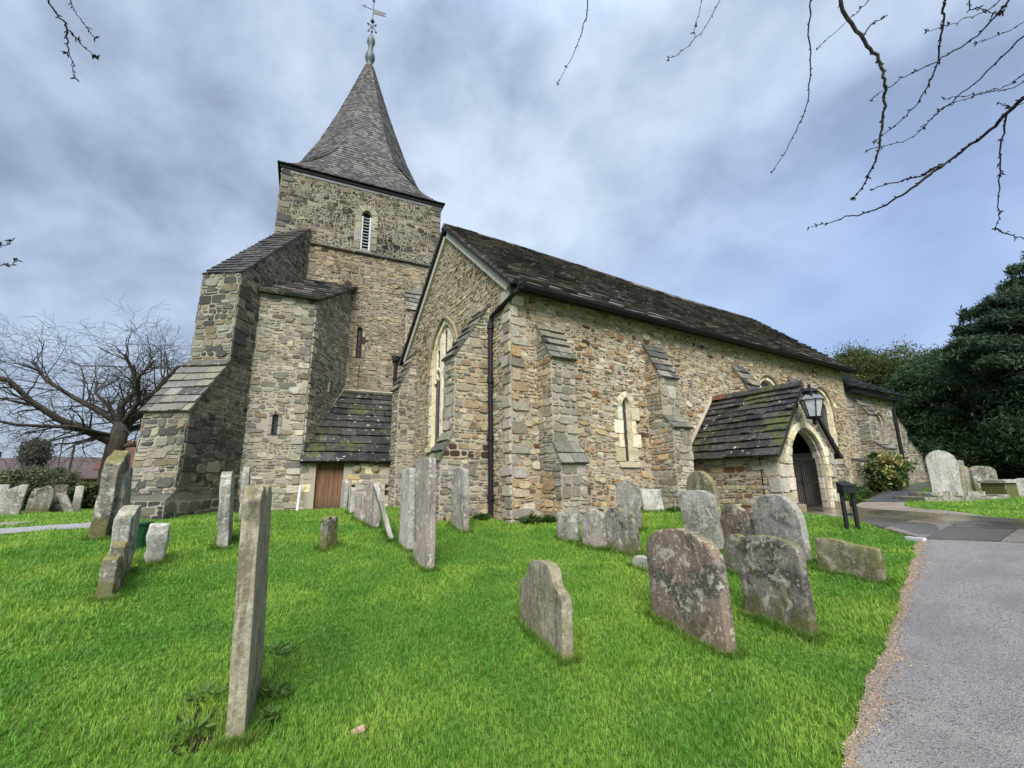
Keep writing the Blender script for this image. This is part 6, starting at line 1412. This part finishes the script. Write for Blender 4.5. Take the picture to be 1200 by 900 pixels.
# ------------------------------------------------------------------ grass
def grass():
    g = np.random.default_rng(21); X = []; Y = []; S = []
    for r0, r1, dens in ((1.9, 3.4, 15000), (3.4, 4.8, 12000), (4.8, 6.5, 8000), (6.5, 9.5, 4200), (9.5, 14.5, 1500), (14.5, 24, 300)):
        lo_, hi_ = (-62, 100) if r0 < 9 else (-40, 96); A = R(hi_-lo_)*.5*(r1*r1-r0*r0); n = int(A*dens); r_ = np.sqrt(g.uniform(r0*r0, r1*r1, n)); az = np.radians(g.uniform(lo_, hi_, n)); X.append(r_*np.sin(az)); Y.append(r_*np.cos(az)); S.append(np.full(n, 1.))
    x, y = np.concatenate(X), np.concatenate(Y); d0 = np.hypot(x, y)
    # tufts: pull blades towards tuft centres so that the lawn is uneven
    tx, ty = np.round(x/.09+.3*np.sin(y*31))*.09, np.round(y/.09+.3*np.sin(x*27))*.09; k = g.uniform(0, .6, len(x)); x = x*(1-k)+tx*k; y = y*(1-k)+ty*k
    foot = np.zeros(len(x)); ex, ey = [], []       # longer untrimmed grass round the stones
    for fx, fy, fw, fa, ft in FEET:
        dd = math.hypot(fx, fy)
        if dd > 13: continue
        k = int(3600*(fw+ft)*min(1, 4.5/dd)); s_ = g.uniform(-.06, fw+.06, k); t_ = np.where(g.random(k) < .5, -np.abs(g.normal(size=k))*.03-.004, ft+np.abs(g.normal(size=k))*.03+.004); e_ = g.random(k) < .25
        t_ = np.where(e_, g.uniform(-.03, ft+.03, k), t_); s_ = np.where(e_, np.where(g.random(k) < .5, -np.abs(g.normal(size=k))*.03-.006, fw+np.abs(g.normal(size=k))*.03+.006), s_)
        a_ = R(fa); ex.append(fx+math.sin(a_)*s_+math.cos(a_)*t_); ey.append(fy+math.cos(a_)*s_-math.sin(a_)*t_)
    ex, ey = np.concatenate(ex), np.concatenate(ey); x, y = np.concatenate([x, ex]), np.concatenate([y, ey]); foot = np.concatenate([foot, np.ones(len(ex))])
    m = ~on_path(x, y); x, y, foot = x[m], y[m], foot[m]; n = len(x); d = np.hypot(x, y)
    pn = np.array([vnoise(a*1.1, b_*1.1, 3) for a, b_ in zip(x[::1], y)]); qn = np.array([vnoise(a*4.2, b_*4.2, 8) for a, b_ in zip(x, y)])
    h = (.028+.018*np.clip(pn+.3, 0, 1)+.020*np.clip(qn, -.5, 1))*g.uniform(.55, 1.5, n)*(1+.03*np.clip(d-4, 0, 12)); w = np.clip(.0007+.00040*d, .0014, .010)*g.uniform(.7, 1.3, n)
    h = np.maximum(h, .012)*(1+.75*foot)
    a = g.random(n)*2*np.pi; ln = h*g.uniform(.2, 1.1, n); b_ = a+np.pi/2+g.normal(size=n)*.4; z = ground_z(x, y)-.004
    dx, dy = np.cos(a)*w, np.sin(a)*w; lx, ly = np.cos(b_)*ln, np.sin(b_)*ln
    V = np.stack([np.stack([x-dx, y-dy, z], 1), np.stack([x+dx, y+dy, z], 1), np.stack([x+dx*.7+lx*.35, y+dy*.7+ly*.35, z+h*.62], 1), np.stack([x-dx*.7+lx*.35, y-dy*.7+ly*.35, z+h*.62], 1), np.stack([x+lx, y+ly, z+h*.98], 1)], 1).reshape(-1, 3)
    i = np.arange(n)*5; lv = np.stack([i, i+1, i+2, i+3, i+3, i+2, i+4], 1).ravel(); ls = np.stack([np.arange(n)*7, np.arange(n)*7+4], 1).ravel()
    me = bpy.data.meshes.new('grass'); me.vertices.add(5*n); me.vertices.foreach_set('co', V.astype(np.float32).ravel()); me.loops.add(7*n); me.loops.foreach_set('vertex_index', lv.astype(np.int32)); me.polygons.add(2*n); me.polygons.foreach_set('loop_start', ls.astype(np.int32)); me.update(calc_edges=True)
    f = np.clip(pn*.9+.45+g.normal(size=n)*.16, 0, 1)[:, None]; yn = np.array([vnoise(a*2.3+40, b_*2.3, 5) for a, b_ in zip(x, y)]); f = np.clip(f+.75*np.clip(yn, -.6, 1)[:, None], 0, 1); c = np.array([.150, .345, .040])*(1-f)+np.array([.34, .51, .07])*f; fc = foot[:, None]*.35; c = c*(1-fc)  # blades at the stone feet darkened: contact shade put into their colour
    u = np.clip(qn*1.4+.15, 0, 1)[:, None]; c = c*(1-.40*u)+np.array([.095, .29, .032])*.40*u
    dry = (g.random(n) < .05); c[dry] = np.array([.26, .24, .10]); c *= g.uniform(.78, 1.22, size=(n, 1))
    c = np.repeat(c, 2, axis=0); at = me.attributes.new('tint', 'FLOAT_COLOR', 'FACE'); at.data.foreach_set('color', np.hstack([c, np.ones((2*n, 1))]).astype(np.float32).ravel())
    me.materials.append(M['blade']); o = bpy.data.objects.new('grass', me); COL.objects.link(o); tag(o, kind='stuff')
grass()
